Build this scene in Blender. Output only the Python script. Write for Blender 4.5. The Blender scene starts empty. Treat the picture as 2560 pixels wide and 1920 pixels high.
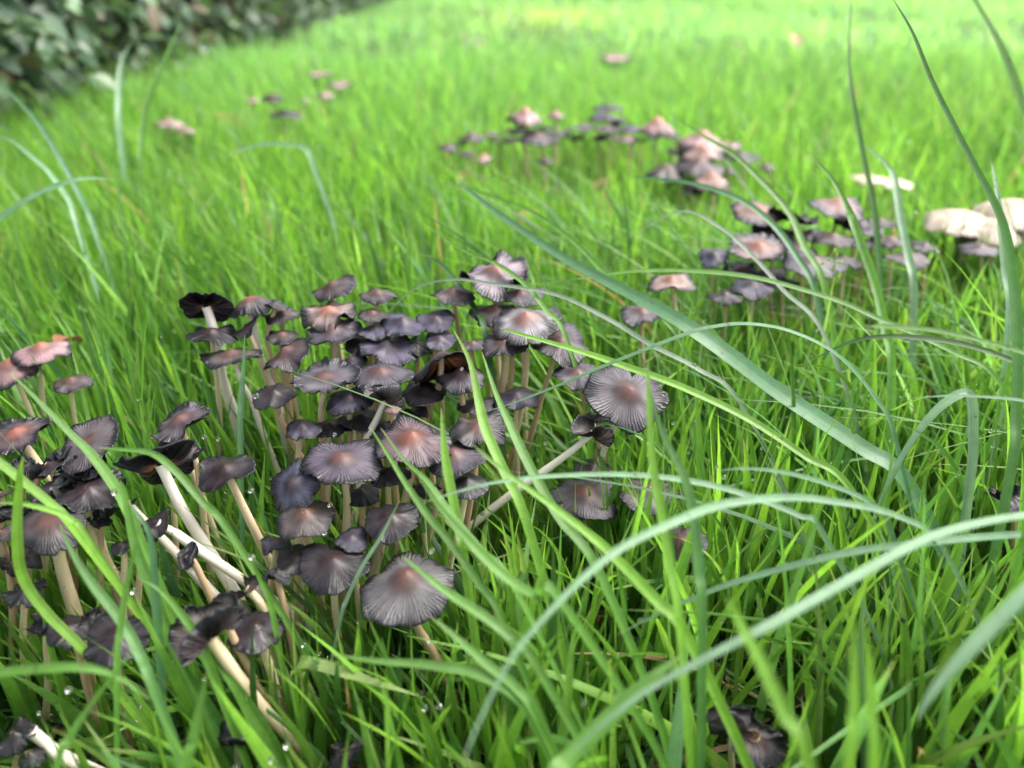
import bpy, math
import numpy as np
from mathutils import Vector

# ------------------------------------------------------------------ camera, light, exposure
SC = bpy.context.scene
COL = SC.collection
CM = 0.01
CAM_H = 24.0                      # cm above the soil
PITCH = math.radians(30)
FPX = 1862.0                      # focal length in pixels of the 2560 px wide photograph
cam_d = bpy.data.cameras.new('camera')
cam_d.sensor_width = 36.0
cam_d.lens = 36.0 * FPX / 2560
cam_d.clip_start = 0.01
cam_d.clip_end = 200
cam_d.dof.use_dof = True
cam_d.dof.focus_distance = 0.262
cam_d.dof.aperture_fstop = 6.6
cam = bpy.data.objects.new('camera', cam_d)
cam.location = (0, 0, CAM_H * CM)
cam.rotation_euler = (math.radians(90) - PITCH, 0, 0)
COL.objects.link(cam)
SC.camera = cam

SUN_EL, SUN_AZ = math.radians(58), math.radians(70)     # azimuth measured from +Y towards +X
w = bpy.data.worlds.new('World')
SC.world = w
w.use_nodes = True
nt = w.node_tree
nt.nodes.clear()
sky = nt.nodes.new('ShaderNodeTexSky')
sky.sky_type = 'NISHITA'
sky.sun_disc = False
sky.sun_elevation = SUN_EL
sky.sun_rotation = SUN_AZ
sky.air_density = 1.0
sky.dust_density = 6.0
sky.ozone_density = 0.6
bg = nt.nodes.new('ShaderNodeBackground')
bg.inputs['Strength'].default_value = 0.15
wo = nt.nodes.new('ShaderNodeOutputWorld')
hs = nt.nodes.new('ShaderNodeHueSaturation')      # thin white overcast: little colour left in the sky
hs.inputs['Saturation'].default_value = 0.38
nt.links.new(sky.outputs[0], hs.inputs['Color'])
nt.links.new(hs.outputs[0], bg.inputs[0])
nt.links.new(bg.outputs[0], wo.inputs[0])
sun_d = bpy.data.lights.new('sun', 'SUN')
sun_d.energy = 1.3
sun_d.angle = math.radians(35)
sun_d.color = (1.0, 0.96, 0.9)
sun = bpy.data.objects.new('sun', sun_d)
sun.rotation_euler = Vector((math.sin(SUN_AZ) * math.cos(SUN_EL), math.cos(SUN_AZ) * math.cos(SUN_EL), math.sin(SUN_EL))).to_track_quat('Z', 'Y').to_euler()
COL.objects.link(sun)
SC.view_settings.view_transform = 'Standard'
SC.view_settings.look = 'None'
SC.view_settings.gamma = 1
SC.view_settings.exposure = 1.6
SC.cycles.max_bounces = 10
SC.cycles.transmission_bounces = 8
SC.cycles.diffuse_bounces = 5
SC.cycles.transparent_max_bounces = 8
SC.cycles.caustics_reflective = False
SC.cycles.caustics_refractive = False
SC.cycles.sample_clamp_indirect = 6

# ------------------------------------------------------------------ geometry of the view, in cm
SP, CP = math.sin(PITCH), math.cos(PITCH)


def ray(px, py):
    u, v = (px - 1280) / FPX, (py - 960) / FPX
    return np.array([u, CP - v * SP, -SP - v * CP])          # per cm of depth


def at_d(px, py, d):
    return ray(px, py) * d + np.array([0, 0, CAM_H])


def at_z(px, py, z):
    r = ray(px, py)
    d = (CAM_H - z) / -r[2]
    return r * d + np.array([0, 0, CAM_H]), d


def at_y(px, py, y):
    r = ray(px, py)
    return r * (y / r[1]) + np.array([0, 0, CAM_H])


def project(p):
    q = p - np.array([0, 0, CAM_H])
    d = q[..., 1] * CP - q[..., 2] * SP
    up = q[..., 1] * SP + q[..., 2] * CP
    d = np.maximum(d, 0.5)
    return 1280 + FPX * q[..., 0] / d, 960 - FPX * up / d, d


def sstep(a, b, x):
    t = np.clip((x - a) / (b - a), 0, 1)
    return t * t * (3 - 2 * t)


# ------------------------------------------------------------------ materials
def new_mat(name):
    m = bpy.data.materials.new(name)
    m.use_nodes = True
    m.node_tree.nodes.clear()
    return m, m.node_tree.nodes, m.node_tree.links


def mathn(n, l, op, a, b=None, c=None):
    x = n.new('ShaderNodeMath')
    x.operation = op
    for i, v in enumerate((a, b, c)):
        if v is None:
            continue
        if isinstance(v, (int, float)):
            x.inputs[i].default_value = v
        else:
            l.new(v, x.inputs[i])
    return x.outputs[0]


def attr(n, name):
    a = n.new('ShaderNodeAttribute')
    a.attribute_name = name
    return a


def noise(n, l, scale, detail=3, rough=0.6, vec=None):
    t = n.new('ShaderNodeTexNoise')
    t.inputs['Scale'].default_value = scale
    t.inputs['Detail'].default_value = detail
    t.inputs['Roughness'].default_value = rough
    if vec is not None:
        l.new(vec, t.inputs['Vector'])
    return t


def mult_col(n, l, col, fac):
    m = n.new('ShaderNodeVectorMath')
    m.operation = 'SCALE'
    l.new(col, m.inputs[0])
    l.new(fac, m.inputs['Scale'])
    return m.outputs[0]


def grass_mat(name, rough=0.36, trans=0.45, veins=True):
    m, n, l = new_mat(name)
    col = attr(n, 'col').outputs['Color']
    geo = n.new('ShaderNodeNewGeometry').outputs['Position']
    nz = noise(n, l, 220, 3, 0.6, geo).outputs['Fac']
    f = mathn(n, l, 'MULTIPLY_ADD', nz, 0.7, 0.65)
    bump_out = None
    if veins:
        bu = attr(n, 'across').outputs['Fac']
        oi = n.new('ShaderNodeObjectInfo').outputs['Random']
        cv_ = n.new('ShaderNodeCombineXYZ')
        l.new(mathn(n, l, 'MULTIPLY', bu, 5.0), cv_.inputs[0])
        l.new(mathn(n, l, 'MULTIPLY', oi, 60.0), cv_.inputs[1])
        vn = noise(n, l, 1.0, 3, 0.75, cv_.outputs[0]).outputs['Fac']
        s = mathn(n, l, 'MULTIPLY', mathn(n, l, 'SUBTRACT', vn, 0.5), 4.5)
        spot = noise(n, l, 420, 2, 0.5, geo).outputs['Fac']
        spot = mathn(n, l, 'MULTIPLY', mathn(n, l, 'GREATER_THAN', spot, 0.715), 0.55)
        f = mathn(n, l, 'MULTIPLY', f, mathn(n, l, 'SUBTRACT', 1.0, spot))
        f = mathn(n, l, 'MULTIPLY', f, mathn(n, l, 'MULTIPLY_ADD', s, 0.13, 1.0))
        rib = mathn(n, l, 'SUBTRACT', 1.0, mathn(n, l, 'MULTIPLY', mathn(n, l, 'ABSOLUTE', bu), 8.0))
        rib = mathn(n, l, 'MAXIMUM', rib, 0.0)
        f = mathn(n, l, 'ADD', f, mathn(n, l, 'MULTIPLY', rib, 0.25))
        b = n.new('ShaderNodeBump')
        b.inputs['Strength'].default_value = 0.5
        b.inputs['Distance'].default_value = 0.0001
        l.new(s, b.inputs['Height'])
        bump_out = b.outputs[0]
    c = mult_col(n, l, col, f)
    p = n.new('ShaderNodeBsdfPrincipled')
    l.new(c, p.inputs['Base Color'])
    p.inputs['Roughness'].default_value = rough
    p.inputs['Specular IOR Level'].default_value = 0.5
    if bump_out is not None:
        l.new(bump_out, p.inputs['Normal'])
    t = n.new('ShaderNodeBsdfTranslucent')
    tc = n.new('ShaderNodeVectorMath')
    tc.operation = 'MULTIPLY'
    l.new(c, tc.inputs[0])
    tc.inputs[1].default_value = (1.9, 1.95, 1.35)
    l.new(tc.outputs[0], t.inputs['Color'])
    mx = n.new('ShaderNodeMixShader')
    mx.inputs[0].default_value = trans
    l.new(p.outputs[0], mx.inputs[1])
    l.new(t.outputs[0], mx.inputs[2])
    o = n.new('ShaderNodeOutputMaterial')
    l.new(mx.outputs[0], o.inputs[0])
    return m


def fungus_mat(name, rough, spec, bump, bscale, speck=0.0, trans=0.0, vary=0.5, stretch=None):
    m, n, l = new_mat(name)
    col = attr(n, 'col').outputs['Color']
    tc = n.new('ShaderNodeTexCoord').outputs['Object']
    if stretch:
        mp = n.new('ShaderNodeMapping')
        mp.inputs['Scale'].default_value = stretch
        l.new(tc, mp.inputs['Vector'])
        vec = mp.outputs[0]
    else:
        vec = tc
    n1 = noise(n, l, bscale, 5, 0.65, vec).outputs['Fac']
    n2 = noise(n, l, bscale * 0.25, 3, 0.6, tc).outputs['Fac']
    f = mathn(n, l, 'MULTIPLY_ADD', n1, vary, 1 - vary * 0.5)
    f = mathn(n, l, 'MULTIPLY', f, mathn(n, l, 'MULTIPLY_ADD', n2, vary, 1 - vary * 0.5))
    if speck > 0:
        v = noise(n, l, 900, 2, 0.5, tc).outputs['Fac']
        k = mathn(n, l, 'GREATER_THAN', v, 0.72)
        f = mathn(n, l, 'MULTIPLY', f, mathn(n, l, 'SUBTRACT', 1.0, mathn(n, l, 'MULTIPLY', k, speck)))
    c = mult_col(n, l, col, f)
    p = n.new('ShaderNodeBsdfPrincipled')
    l.new(c, p.inputs['Base Color'])
    rr = mathn(n, l, 'MULTIPLY_ADD', n2, 0.35, rough - 0.17)
    l.new(rr, p.inputs['Roughness'])
    p.inputs['Specular IOR Level'].default_value = spec
    b = n.new('ShaderNodeBump')
    b.inputs['Strength'].default_value = bump
    b.inputs['Distance'].default_value = 0.0006
    l.new(n1, b.inputs['Height'])
    l.new(b.outputs[0], p.inputs['Normal'])
    o = n.new('ShaderNodeOutputMaterial')
    if trans > 0:
        t = n.new('ShaderNodeBsdfTranslucent')
        l.new(c, t.inputs['Color'])
        mx = n.new('ShaderNodeMixShader')
        mx.inputs[0].default_value = trans
        l.new(p.outputs[0], mx.inputs[1])
        l.new(t.outputs[0], mx.inputs[2])
        l.new(mx.outputs[0], o.inputs[0])
    else:
        l.new(p.outputs[0], o.inputs[0])
    return m


M_GRASS = grass_mat('grass_blade', 0.36, 0.4, True)
M_GRASS_FAR = grass_mat('lawn_blade', 0.42, 0.5, False)
M_SHEEN = grass_mat('waxy_blade', 0.3, 0.35, True)


def cap_mat():
    m, n, l = new_mat('mushroom_cap')
    col = attr(n, 'col').outputs['Color']
    lx, ly = attr(n, 'lx').outputs['Fac'], attr(n, 'ly').outputs['Fac']
    pn, sk = attr(n, 'pleats').outputs['Fac'], attr(n, 'sk').outputs['Fac']
    tc = n.new('ShaderNodeTexCoord').outputs['Object']
    cb = n.new('ShaderNodeCombineXYZ')
    l.new(lx, cb.inputs[0])
    l.new(ly, cb.inputs[1])
    l.new(mathn(n, l, 'MULTIPLY', pn, 0.37), cb.inputs[2])
    th = mathn(n, l, 'ARCTAN2', ly, lx)
    rho = mathn(n, l, 'SQRT', mathn(n, l, 'ADD', mathn(n, l, 'MULTIPLY', lx, lx), mathn(n, l, 'MULTIPLY', ly, ly)))
    wv = noise(n, l, 3.5, 3, 0.6, cb.outputs[0]).outputs['Fac']
    ph = mathn(n, l, 'MULTIPLY', mathn(n, l, 'DIVIDE', th, 2 * math.pi), pn)
    ph = mathn(n, l, 'ADD', ph, mathn(n, l, 'MULTIPLY', mathn(n, l, 'SUBTRACT', wv, 0.5), 2.6))
    ph = mathn(n, l, 'ADD', ph, 400.0)
    cell = mathn(n, l, 'FLOOR', ph)
    fr = mathn(n, l, 'ABSOLUTE', mathn(n, l, 'SUBTRACT', mathn(n, l, 'FRACT', ph), 0.5))
    wn = n.new('ShaderNodeTexWhiteNoise')
    wn.noise_dimensions = '1D'
    l.new(mathn(n, l, 'ADD', cell, pn), wn.inputs['W'])
    st = mathn(n, l, 'MULTIPLY_ADD', wn.outputs['Value'], 0.45, 0.18)
    mr = n.new('ShaderNodeMapRange')
    mr.interpolation_type = 'SMOOTHSTEP'
    l.new(rho, mr.inputs['Value'])
    l.new(st, mr.inputs['From Min'])
    l.new(mathn(n, l, 'ADD', st, 0.38), mr.inputs['From Max'])
    wdt = mathn(n, l, 'MULTIPLY_ADD', rho, 0.26, 0.06)
    ln = n.new('ShaderNodeMapRange')
    ln.interpolation_type = 'SMOOTHSTEP'
    l.new(fr, ln.inputs['Value'])
    l.new(mathn(n, l, 'MULTIPLY', wdt, 0.25), ln.inputs['From Min'])
    l.new(wdt, ln.inputs['From Max'])
    line = mathn(n, l, 'SUBTRACT', 1.0, ln.outputs[0])
    brk = noise(n, l, 900, 3, 0.6, tc).outputs['Fac']
    brk = mathn(n, l, 'MINIMUM', mathn(n, l, 'MULTIPLY_ADD', brk, 1.8, 0.15), 1.0)
    mask = mathn(n, l, 'MULTIPLY', mathn(n, l, 'MULTIPLY', line, mr.outputs[0]), mathn(n, l, 'MULTIPLY', sk, brk))
    f = mathn(n, l, 'SUBTRACT', 1.0, mathn(n, l, 'MULTIPLY', mask, 0.95))
    ridge = mathn(n, l, 'MULTIPLY', mathn(n, l, 'MULTIPLY', fr, mr.outputs[0]), 0.12)
    f = mathn(n, l, 'ADD', f, mathn(n, l, 'MULTIPLY', ridge, sk))
    n1 = noise(n, l, 500, 5, 0.65, tc).outputs['Fac']
    n2 = noise(n, l, 110, 3, 0.6, tc).outputs['Fac']
    f = mathn(n, l, 'MULTIPLY', f, mathn(n, l, 'MULTIPLY_ADD', n1, 0.5, 0.75))
    f = mathn(n, l, 'MULTIPLY', f, mathn(n, l, 'MULTIPLY_ADD', n2, 0.9, 0.55))
    c = mult_col(n, l, col, f)
    p = n.new('ShaderNodeBsdfPrincipled')
    l.new(c, p.inputs['Base Color'])
    wet = attr(n, 'wet').outputs['Fac']
    l.new(mathn(n, l, 'SUBTRACT', mathn(n, l, 'MULTIPLY_ADD', n2, 0.3, 0.33), mathn(n, l, 'MULTIPLY', wet, 0.08)), p.inputs['Roughness'])
    l.new(mathn(n, l, 'MULTIPLY_ADD', wet, 0.05, 0.36), p.inputs['Specular IOR Level'])
    b = n.new('ShaderNodeBump')
    b.inputs['Strength'].default_value = 0.32
    b.inputs['Distance'].default_value = 0.0005
    hgt = mathn(n, l, 'ADD', mathn(n, l, 'MULTIPLY', n1, 0.5), mathn(n, l, 'MULTIPLY', mathn(n, l, 'MULTIPLY', fr, mr.outputs[0]), 2.0))
    l.new(hgt, b.inputs['Height'])
    l.new(b.outputs[0], p.inputs['Normal'])
    o = n.new('ShaderNodeOutputMaterial')
    l.new(p.outputs[0], o.inputs[0])
    return m


M_CAP = cap_mat()
M_GILL = fungus_mat('mushroom_gill', 0.45, 0.35, 0.4, 400, vary=0.7)
M_STEM = fungus_mat('mushroom_stem', 0.42, 0.4, 0.25, 260, speck=0.55, vary=0.25, trans=0.1, stretch=(1, 1, 0.12))
M_LEAF = grass_mat('hedge_leaf', 0.42, 0.2, False)
M_DRY = fungus_mat('dry_leaf', 0.6, 0.3, 0.4, 200, vary=0.5, trans=0.2)

m, n, l = new_mat('dew')
g = n.new('ShaderNodeBsdfGlass')
g.inputs['IOR'].default_value = 1.333
g.inputs['Roughness'].default_value = 0.0
o = n.new('ShaderNodeOutputMaterial')
l.new(g.outputs[0], o.inputs[0])
M_DEW = m

m, n, l = new_mat('soil')
geo = n.new('ShaderNodeNewGeometry').outputs['Position']
nz = noise(n, l, 60, 8, 0.7, geo)
cr = n.new('ShaderNodeValToRGB')
cr.color_ramp.elements[0].color = (0.012, 0.016, 0.006, 1)
cr.color_ramp.elements[1].color = (0.05, 0.07, 0.02, 1)
cr.color_ramp.elements[0].position = 0.3
cr.color_ramp.elements[1].position = 0.75
l.new(nz.outputs['Fac'], cr.inputs[0])
p = n.new('ShaderNodeBsdfPrincipled')
p.inputs['Roughness'].default_value = 0.8
l.new(cr.outputs[0], p.inputs['Base Color'])
b = n.new('ShaderNodeBump')
b.inputs['Distance'].default_value = 0.005
l.new(nz.outputs['Fac'], b.inputs['Height'])
l.new(b.outputs[0], p.inputs['Normal'])
o = n.new('ShaderNodeOutputMaterial')
l.new(p.outputs[0], o.inputs[0])
M_SOIL = m


# ------------------------------------------------------------------ mesh and object helpers
def mesh_np(name, verts, faces, mat, col=None, floats=None, smooth=True):
    """verts (n,3) in cm; faces (k,4) or (k,3) index array, or a list of such arrays."""
    me = bpy.data.meshes.new(name)
    fl = faces if isinstance(faces, list) else [faces]
    fl = [f for f in fl if len(f)]
    me.vertices.add(len(verts))
    me.vertices.foreach_set('co', (np.asarray(verts, np.float32) * CM).ravel())
    loops = np.concatenate([f.ravel() for f in fl]).astype(np.int32)
    tot = np.concatenate([np.full(len(f), f.shape[1], np.int32) for f in fl])
    start = np.concatenate([[0], np.cumsum(tot)[:-1]]).astype(np.int32)
    me.loops.add(len(loops))
    me.loops.foreach_set('vertex_index', loops)
    me.polygons.add(len(tot))
    me.polygons.foreach_set('loop_start', start)
    me.polygons.foreach_set('loop_total', tot)
    if smooth:
        me.polygons.foreach_set('use_smooth', np.ones(len(tot), bool))
    if col is not None:
        a = me.attributes.new('col', 'FLOAT_COLOR', 'POINT')
        c4 = np.ones((len(verts), 4), np.float32)
        c4[:, :3] = col
        a.data.foreach_set('color', c4.ravel())
    for k, v in (floats or {}).items():
        a = me.attributes.new(k, 'FLOAT', 'POINT')
        a.data.foreach_set('value', np.asarray(v, np.float32).ravel())
    me.materials.append(mat)
    me.update(calc_edges=True)
    me.validate()
    return me


def link(name, data, parent=None, loc=(0, 0, 0)):
    ob = bpy.data.objects.new(name, data)
    ob.location = [c * CM for c in loc]
    COL.objects.link(ob)
    if parent is not None:
        ob.parent = parent
    return ob


def tag(ob, label=None, cat=None, group=None, kind=None):
    if label: ob['label'] = label
    if cat: ob['category'] = cat
    if group: ob['group'] = group
    if kind: ob['kind'] = kind
    return ob


def catmull(pts, k):
    P = np.array(pts, float)
    P = np.vstack([2 * P[0] - P[1], P, 2 * P[-1] - P[-2]])
    out = []
    ns = len(P) - 3
    for t in np.linspace(0, ns - 1e-6, k):
        i = int(t)
        f = t - i
        a, b_, c, d = P[i], P[i + 1], P[i + 2], P[i + 3]
        out.append(0.5 * (2 * b_ + (c - a) * f + (2 * a - 5 * b_ + 4 * c - d) * f * f + (3 * b_ - a - 3 * c + d) * f ** 3))
    return np.array(out)


def grid_faces(r, c, wrap=False):
    i, j = np.meshgrid(np.arange(r - 1), np.arange(c if wrap else c - 1), indexing='ij')
    j2 = (j + 1) % c
    return np.stack([i * c + j, i * c + j2, (i + 1) * c + j2, (i + 1) * c + j], -1).reshape(-1, 4)


def tube(path, rad, seg=12):
    path = np.asarray(path)
    T = np.gradient(path, axis=0)
    T /= np.linalg.norm(T, axis=1)[:, None]
    ref = np.array([0.2, 1.0, 0.1])
    A = np.cross(T, ref)
    A /= np.linalg.norm(A, axis=1)[:, None]
    B = np.cross(T, A)
    th = np.linspace(0, 2 * np.pi, seg, endpoint=False)
    ring = A[:, None] * np.cos(th)[None, :, None] + B[:, None] * np.sin(th)[None, :, None]
    V = path[:, None] + ring * np.asarray(rad)[:, None, None]
    return V.reshape(-1, 3), grid_faces(len(path), seg, True)


# ------------------------------------------------------------------ setting: soil
gx = np.concatenate([[-6000, -2500, -1200], np.linspace(-400, 400, 60), [1200, 2500, 6000]])
gy = np.concatenate([[-6000, -2500, -900], np.linspace(-100, 900, 70), [1800, 3500, 9000]])
X, Y = np.meshgrid(gx, gy)
rg = np.random.default_rng(3)
Z = 0.5 * np.sin(X / 17.0 + 1) * np.sin(Y / 23.0) + 0.15 * rg.standard_normal(X.shape)
Z = np.where(np.hypot(X, Y) < 120, Z * 0.4, Z) - 0.5
me = mesh_np('ground', np.stack([X, Y, Z], -1).reshape(-1, 3), grid_faces(len(gy), len(gx)), M_SOIL)
tag(link('ground', me), kind='structure')

# ------------------------------------------------------------------ mushrooms
TONES = {   # centre, middle
    'lav':   ((0.105, 0.050, 0.045), (0.062, 0.052, 0.067)),
    'blue':  ((0.055, 0.038, 0.048), (0.052, 0.048, 0.078)),
    'brown': ((0.105, 0.050, 0.040), (0.062, 0.047, 0.050)),
    'pink':  ((0.270, 0.110, 0.072), (0.205, 0.135, 0.132)),
    'rose':  ((0.200, 0.075, 0.052), (0.078, 0.054, 0.058)),
    'dark':  ((0.034, 0.019, 0.021), (0.022, 0.016, 0.021)),
    'black': ((0.020, 0.016, 0.018), (0.014, 0.013, 0.017)),
    'ribbed': ((0.060, 0.045, 0.040), (0.078, 0.058, 0.052)),
    'grey':  ((0.130, 0.062, 0.048), (0.084, 0.073, 0.079)),
    'bell': ((0.40, 0.165, 0.10), (0.29, 0.19, 0.18)),
    'shell': ((0.24, 0.11, 0.09), (0.21, 0.175, 0.195)),
    'pale': ((0.30, 0.18, 0.13), (0.25, 0.18, 0.165)),
    'cream': ((0.44, 0.34, 0.22), (0.46, 0.38, 0.28)),
}
INK = np.array([0.012, 0.012, 0.016])
PROTECT = []      # (px, py, half width, half height, depth, chance that a blade in front is left out)
LEAN = {}


def make_cap_fn(R, P, rng):
    hu, hd, up, wav, fold, fb = P['hu'], P['hd'], P['up'], P['wav'], P['fold'], P['fb']
    N = P['N']
    ph = rng.uniform(0, 2 * np.pi, 12)
    am = np.array([1.0, 0.9, 0.65, 0.45]) * rng.uniform(0.6, 1.2, 4)
    notches = [(rng.uniform(0, 2 * np.pi), rng.uniform(0.05, 0.2) * P['torn'], rng.uniform(0.03, 0.09)) for _ in range(int(2 + 5 * P['torn']))]
    notches += [(a, d, wd) for a, d, wd in P['cut']]
    warp = rng.uniform(0.3, 1.0, 3)
    bumps = [(rng.uniform(0, 2 * np.pi), rng.uniform(-1, 1), rng.uniform(0.2, 0.5)) for _ in range(4)]

    def groove(rho, th):
        return np.sin(N * th + warp[0] * 2.2 * np.sin(3 * th + ph[5]) + warp[1] * 1.6 * np.sin(7 * th + ph[6]) + 0.6 * np.sin(rho * 9 + 5 * th))

    def margin(th):
        m_ = 1 + 0.06 * np.sin(2 * th + ph[11]) + 0.05 * np.sin(3 * th + ph[7]) + 0.04 * np.sin(5 * th + ph[8]) + 0.018 * np.sin(11 * th + ph[9]) + 0.012 * P['torn'] * np.sin(23 * th + ph[10]) + 0.006 * np.sin(N * th)
        for a, d, wd in notches:
            da = np.abs((th - a + np.pi) % (2 * np.pi) - np.pi)
            m_ = m_ - d * np.exp(-(da / wd) ** 2)
        return m_

    def surf(rho, th, off=0.0):
        rr = rho * (1 + (margin(th) - 1) * rho ** 2)
        x, y = rr * np.cos(th), rr * np.sin(th)
        z = hu * np.exp(-(rho / 0.26) ** 2) + hd * (1 - rho ** P['ex']) + up * np.clip(rho - 0.55, 0, 1) ** 2 * 4
        wv = am[0] * np.sin(2 * th + ph[0]) + am[1] * np.sin(3 * th + ph[1]) + am[2] * np.sin(5 * th + ph[2]) + am[3] * np.sin(8 * th + ph[3])
        z = z + wav * rho ** 2.4 * wv * 0.55
        z = z + P['crimp'] * sstep(0.7, 1.0, rho) * (np.sin(13 * th + ph[4]) + np.sin(21 * th + ph[5])) * 0.5
        for a, d_, wd_ in bumps:
            da = np.abs((th - a + np.pi) % (2 * np.pi) - np.pi)
            z = z + d_ * wav * 1.1 * np.exp(-(da / wd_) ** 2) * rho ** 2
        z = z + 0.004 * sstep(0.3, 0.8, rho) * groove(rho, th) - off
        # rim rolled in or out
        if abs(fold) > 1e-3:
            ca, sa = math.cos(fb), math.sin(fb)
            a, b_ = x * ca + y * sa, -x * sa + y * ca
            k = fold
            zc = z
            rad = 1 / k - zc
            a2 = rad * np.sin(k * a)
            z = 1 / k - rad * np.cos(k * a)
            x, y = a2 * ca - b_ * sa, a2 * sa + b_ * ca
        return np.stack([x, y, z], -1) * R
    return surf, groove


def mushroom(label, px, py, wpx, z, s=None, tone='lav', hu=0.12, hd=0.20, up=0.0, wav=0.10, fold=0.0, fb=0.0, ex=1.35,
             tilt=(0, 0), ink=0.40, torn=0.65, crimp=0.02, N=None, sr=0.10, sy=0.0, stem_tone=None, group=None, prot=0.86, seed=None,
             cut=(), core=0.0, noshow_stem=False, streak=0.75, cr=0.30):
    rng = np.random.default_rng(seed if seed is not None else int(px * 7 + py * 13) % 99991)
    c, d = at_z(px, py, z)
    R = wpx * d / FPX / 2
    hi = wpx > 60 and z > 0
    N = N or (int(rng.integers(34, 40)) if hi else 20)
    wav = wav * 1.3
    if 0 < ink < 0.3 and tone != 'cream':
        ink += 0.13
    na, nr = (N * 4, 17) if wpx > 95 else ((N * 3, 12) if hi else (N * 3, 8))
    P = dict(hu=hu, hd=hd, up=up, wav=wav, fold=fold, fb=fb, ex=ex, torn=torn, crimp=crimp, N=N, cut=cut)
    surf, groove = make_cap_fn(R, P, rng)
    nrm = np.array([tilt[0], tilt[1], 1.0])
    nrm /= np.linalg.norm(nrm)
    xa = np.array([1.0, 0, 0]) - nrm * nrm[0]
    xa /= np.linalg.norm(xa)
    ya = np.cross(nrm, xa)
    RM = np.stack([xa, ya, nrm], 1)          # columns
    # base of the stem
    yb = c[1]
    if s is None:
        pts = [(px + rng.uniform(-0.12, 0.12) * wpx, py + wpx * 1.5)]
    elif isinstance(s[0], (int, float)):
        pts = [s]
    else:
        pts = list(s)
    W = [at_y(q[0], q[1], yb + sy * (i + 1)) for i, q in enumerate(pts)]
    apex = np.array([0, 0, (hu + hd) * R - 0.05 * R])
    top = c + RM @ apex
    path = [top - nrm * 0.02] + [q for q in W if q[2] > 0.3 or len(W) == 1]
    last, prev = path[-1], path[-2]
    dr = last - prev
    if last[2] > 0:
        dz = max(-dr[2], 0.6)
        g_ = last + dr * (last[2] + 1.0) / dz
        lim = 0.75 * (last[2] + 1.0) + 1
        h_ = g_[:2] - last[:2]
        if np.linalg.norm(h_) > lim:
            h_ = h_ / np.linalg.norm(h_) * lim
        path.append(np.array([last[0] + h_[0], last[1] + h_[1], -1.0]))
    base = path[-1].copy()
    base[2] = 0
    root = link('mushroom', None, None, base)
    root.empty_display_size = 0.01
    tag(root, label, 'mushroom', group)
    # stem
    k = 18 if hi else 9
    C = catmull([q - base for q in path], k)
    tq = np.linspace(0, 1, k)[:, None]
    wob = rng.uniform(-1, 1, (k, 3)) * 0.02 + 0.10 * np.sin(tq * rng.uniform(4, 9, 3) + rng.uniform(0, 6, 3)) * np.minimum(tq * 2, 1)
    wob[0] = 0
    C = C + wob
    for _ in range(5 if hi else 1):
        C[1:-1] = 0.25 * C[:-2] + 0.5 * C[1:-1] + 0.25 * C[2:]
    tt = np.linspace(0, 1, k)
    rad = (sr * (0.90 + 0.40 * tt)) * (1 + 0.05 * np.sin(tt * 9 + rng.uniform(0, 6)))
    rad[0] *= 1.15
    V, F = tube(C, rad, 12 if hi else 7)
    st = {'bright': (0.92, 0.84, 0.74), 'white': (0.80, 0.72, 0.62), 'cream': (0.72, 0.58, 0.38), 'tan': (0.58, 0.41, 0.26), 'grey': (0.45, 0.40, 0.38), 'dim': (0.50, 0.38, 0.28)}[stem_tone or ('cream' if rng.random() < 0.5 else 'tan')]
    sc = np.repeat(np.array(st)[None], len(V), 0)
    ring = np.repeat(tt, 12 if hi else 7)[:, None]
    sc = sc * (1 - 0.25 * ring * rng.uniform(0.3, 1.0)) * rng.uniform(0.93, 1.05, (len(V), 1))
    link('stem', mesh_np('stem', V, F, M_STEM, sc), root)
    # cap
    off0 = c - base
    rho = np.linspace(0, 1, nr) ** 0.85
    th = np.linspace(0, 2 * np.pi, na, endpoint=False)
    RH, TH = np.meshgrid(rho, th, indexing='ij')
    top_v = surf(RH, TH).reshape(-1, 3) @ RM.T + off0
    thick = 0.022
    bot_rho = rho[::3] if rho[::3][-1] == rho[-1] else np.append(rho[::3], rho[-1])
    RB, TB = np.meshgrid(bot_rho[::-1], th, indexing='ij')
    bot_v = surf(RB * 0.995, TB, thick + 0.03 * (1 - RB)).reshape(-1, 3) @ RM.T + off0
    rows = nr + len(bot_rho)
    Vc = np.vstack([top_v, bot_v])
    Fc = grid_faces(rows, na, True)
    cen, mid = [np.array(t_) for t_ in TONES[tone]]
    cen = cen * rng.uniform(0.85, 1.15)
    mid = mid * rng.uniform(0.8, 1.2) * (1 + rng.uniform(-0.06, 0.06, 3))
    ang_n = 0.5 * np.sin(2 * TH + rng.uniform(0, 6)) + 0.35 * np.sin(3 * TH + rng.uniform(0, 6)) + 0.3 * np.sin(7 * TH + rng.uniform(0, 6)) + 0.2 * np.sin(13 * TH + rng.uniform(0, 6))
    patch = 0.5 + 0.5 * np.sin(3 * TH + rng.uniform(0, 6) + 2 * RH) * np.sin(RH * 5 + rng.uniform(0, 6))
    cc = cen + (mid - cen) * sstep(cr * 0.35, cr + 0.28, RH + 0.06 * ang_n)[..., None]
    # a darker brown ring round the raised centre
    cc = cc * (1 - 0.45 * np.exp(-((RH - cr - 0.10) / 0.13) ** 2) * (0.3 + 0.7 * patch))[..., None]
    cc = cc * (0.8 + 0.45 * patch * sstep(0.3, 0.7, RH))[..., None]
    ik = sstep(1 - 1.15 * ink, 1.03 - 0.35 * ink, RH + (0.04 + 0.16 * ink) * ang_n)
    if ink > 0:
        ik = np.maximum(ik, sstep(0.90, 0.96, RH + 0.03 * ang_n) * 0.97)
    cc = cc + (INK - cc) * ik[..., None]
    zb = np.zeros(len(bot_v))
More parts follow.
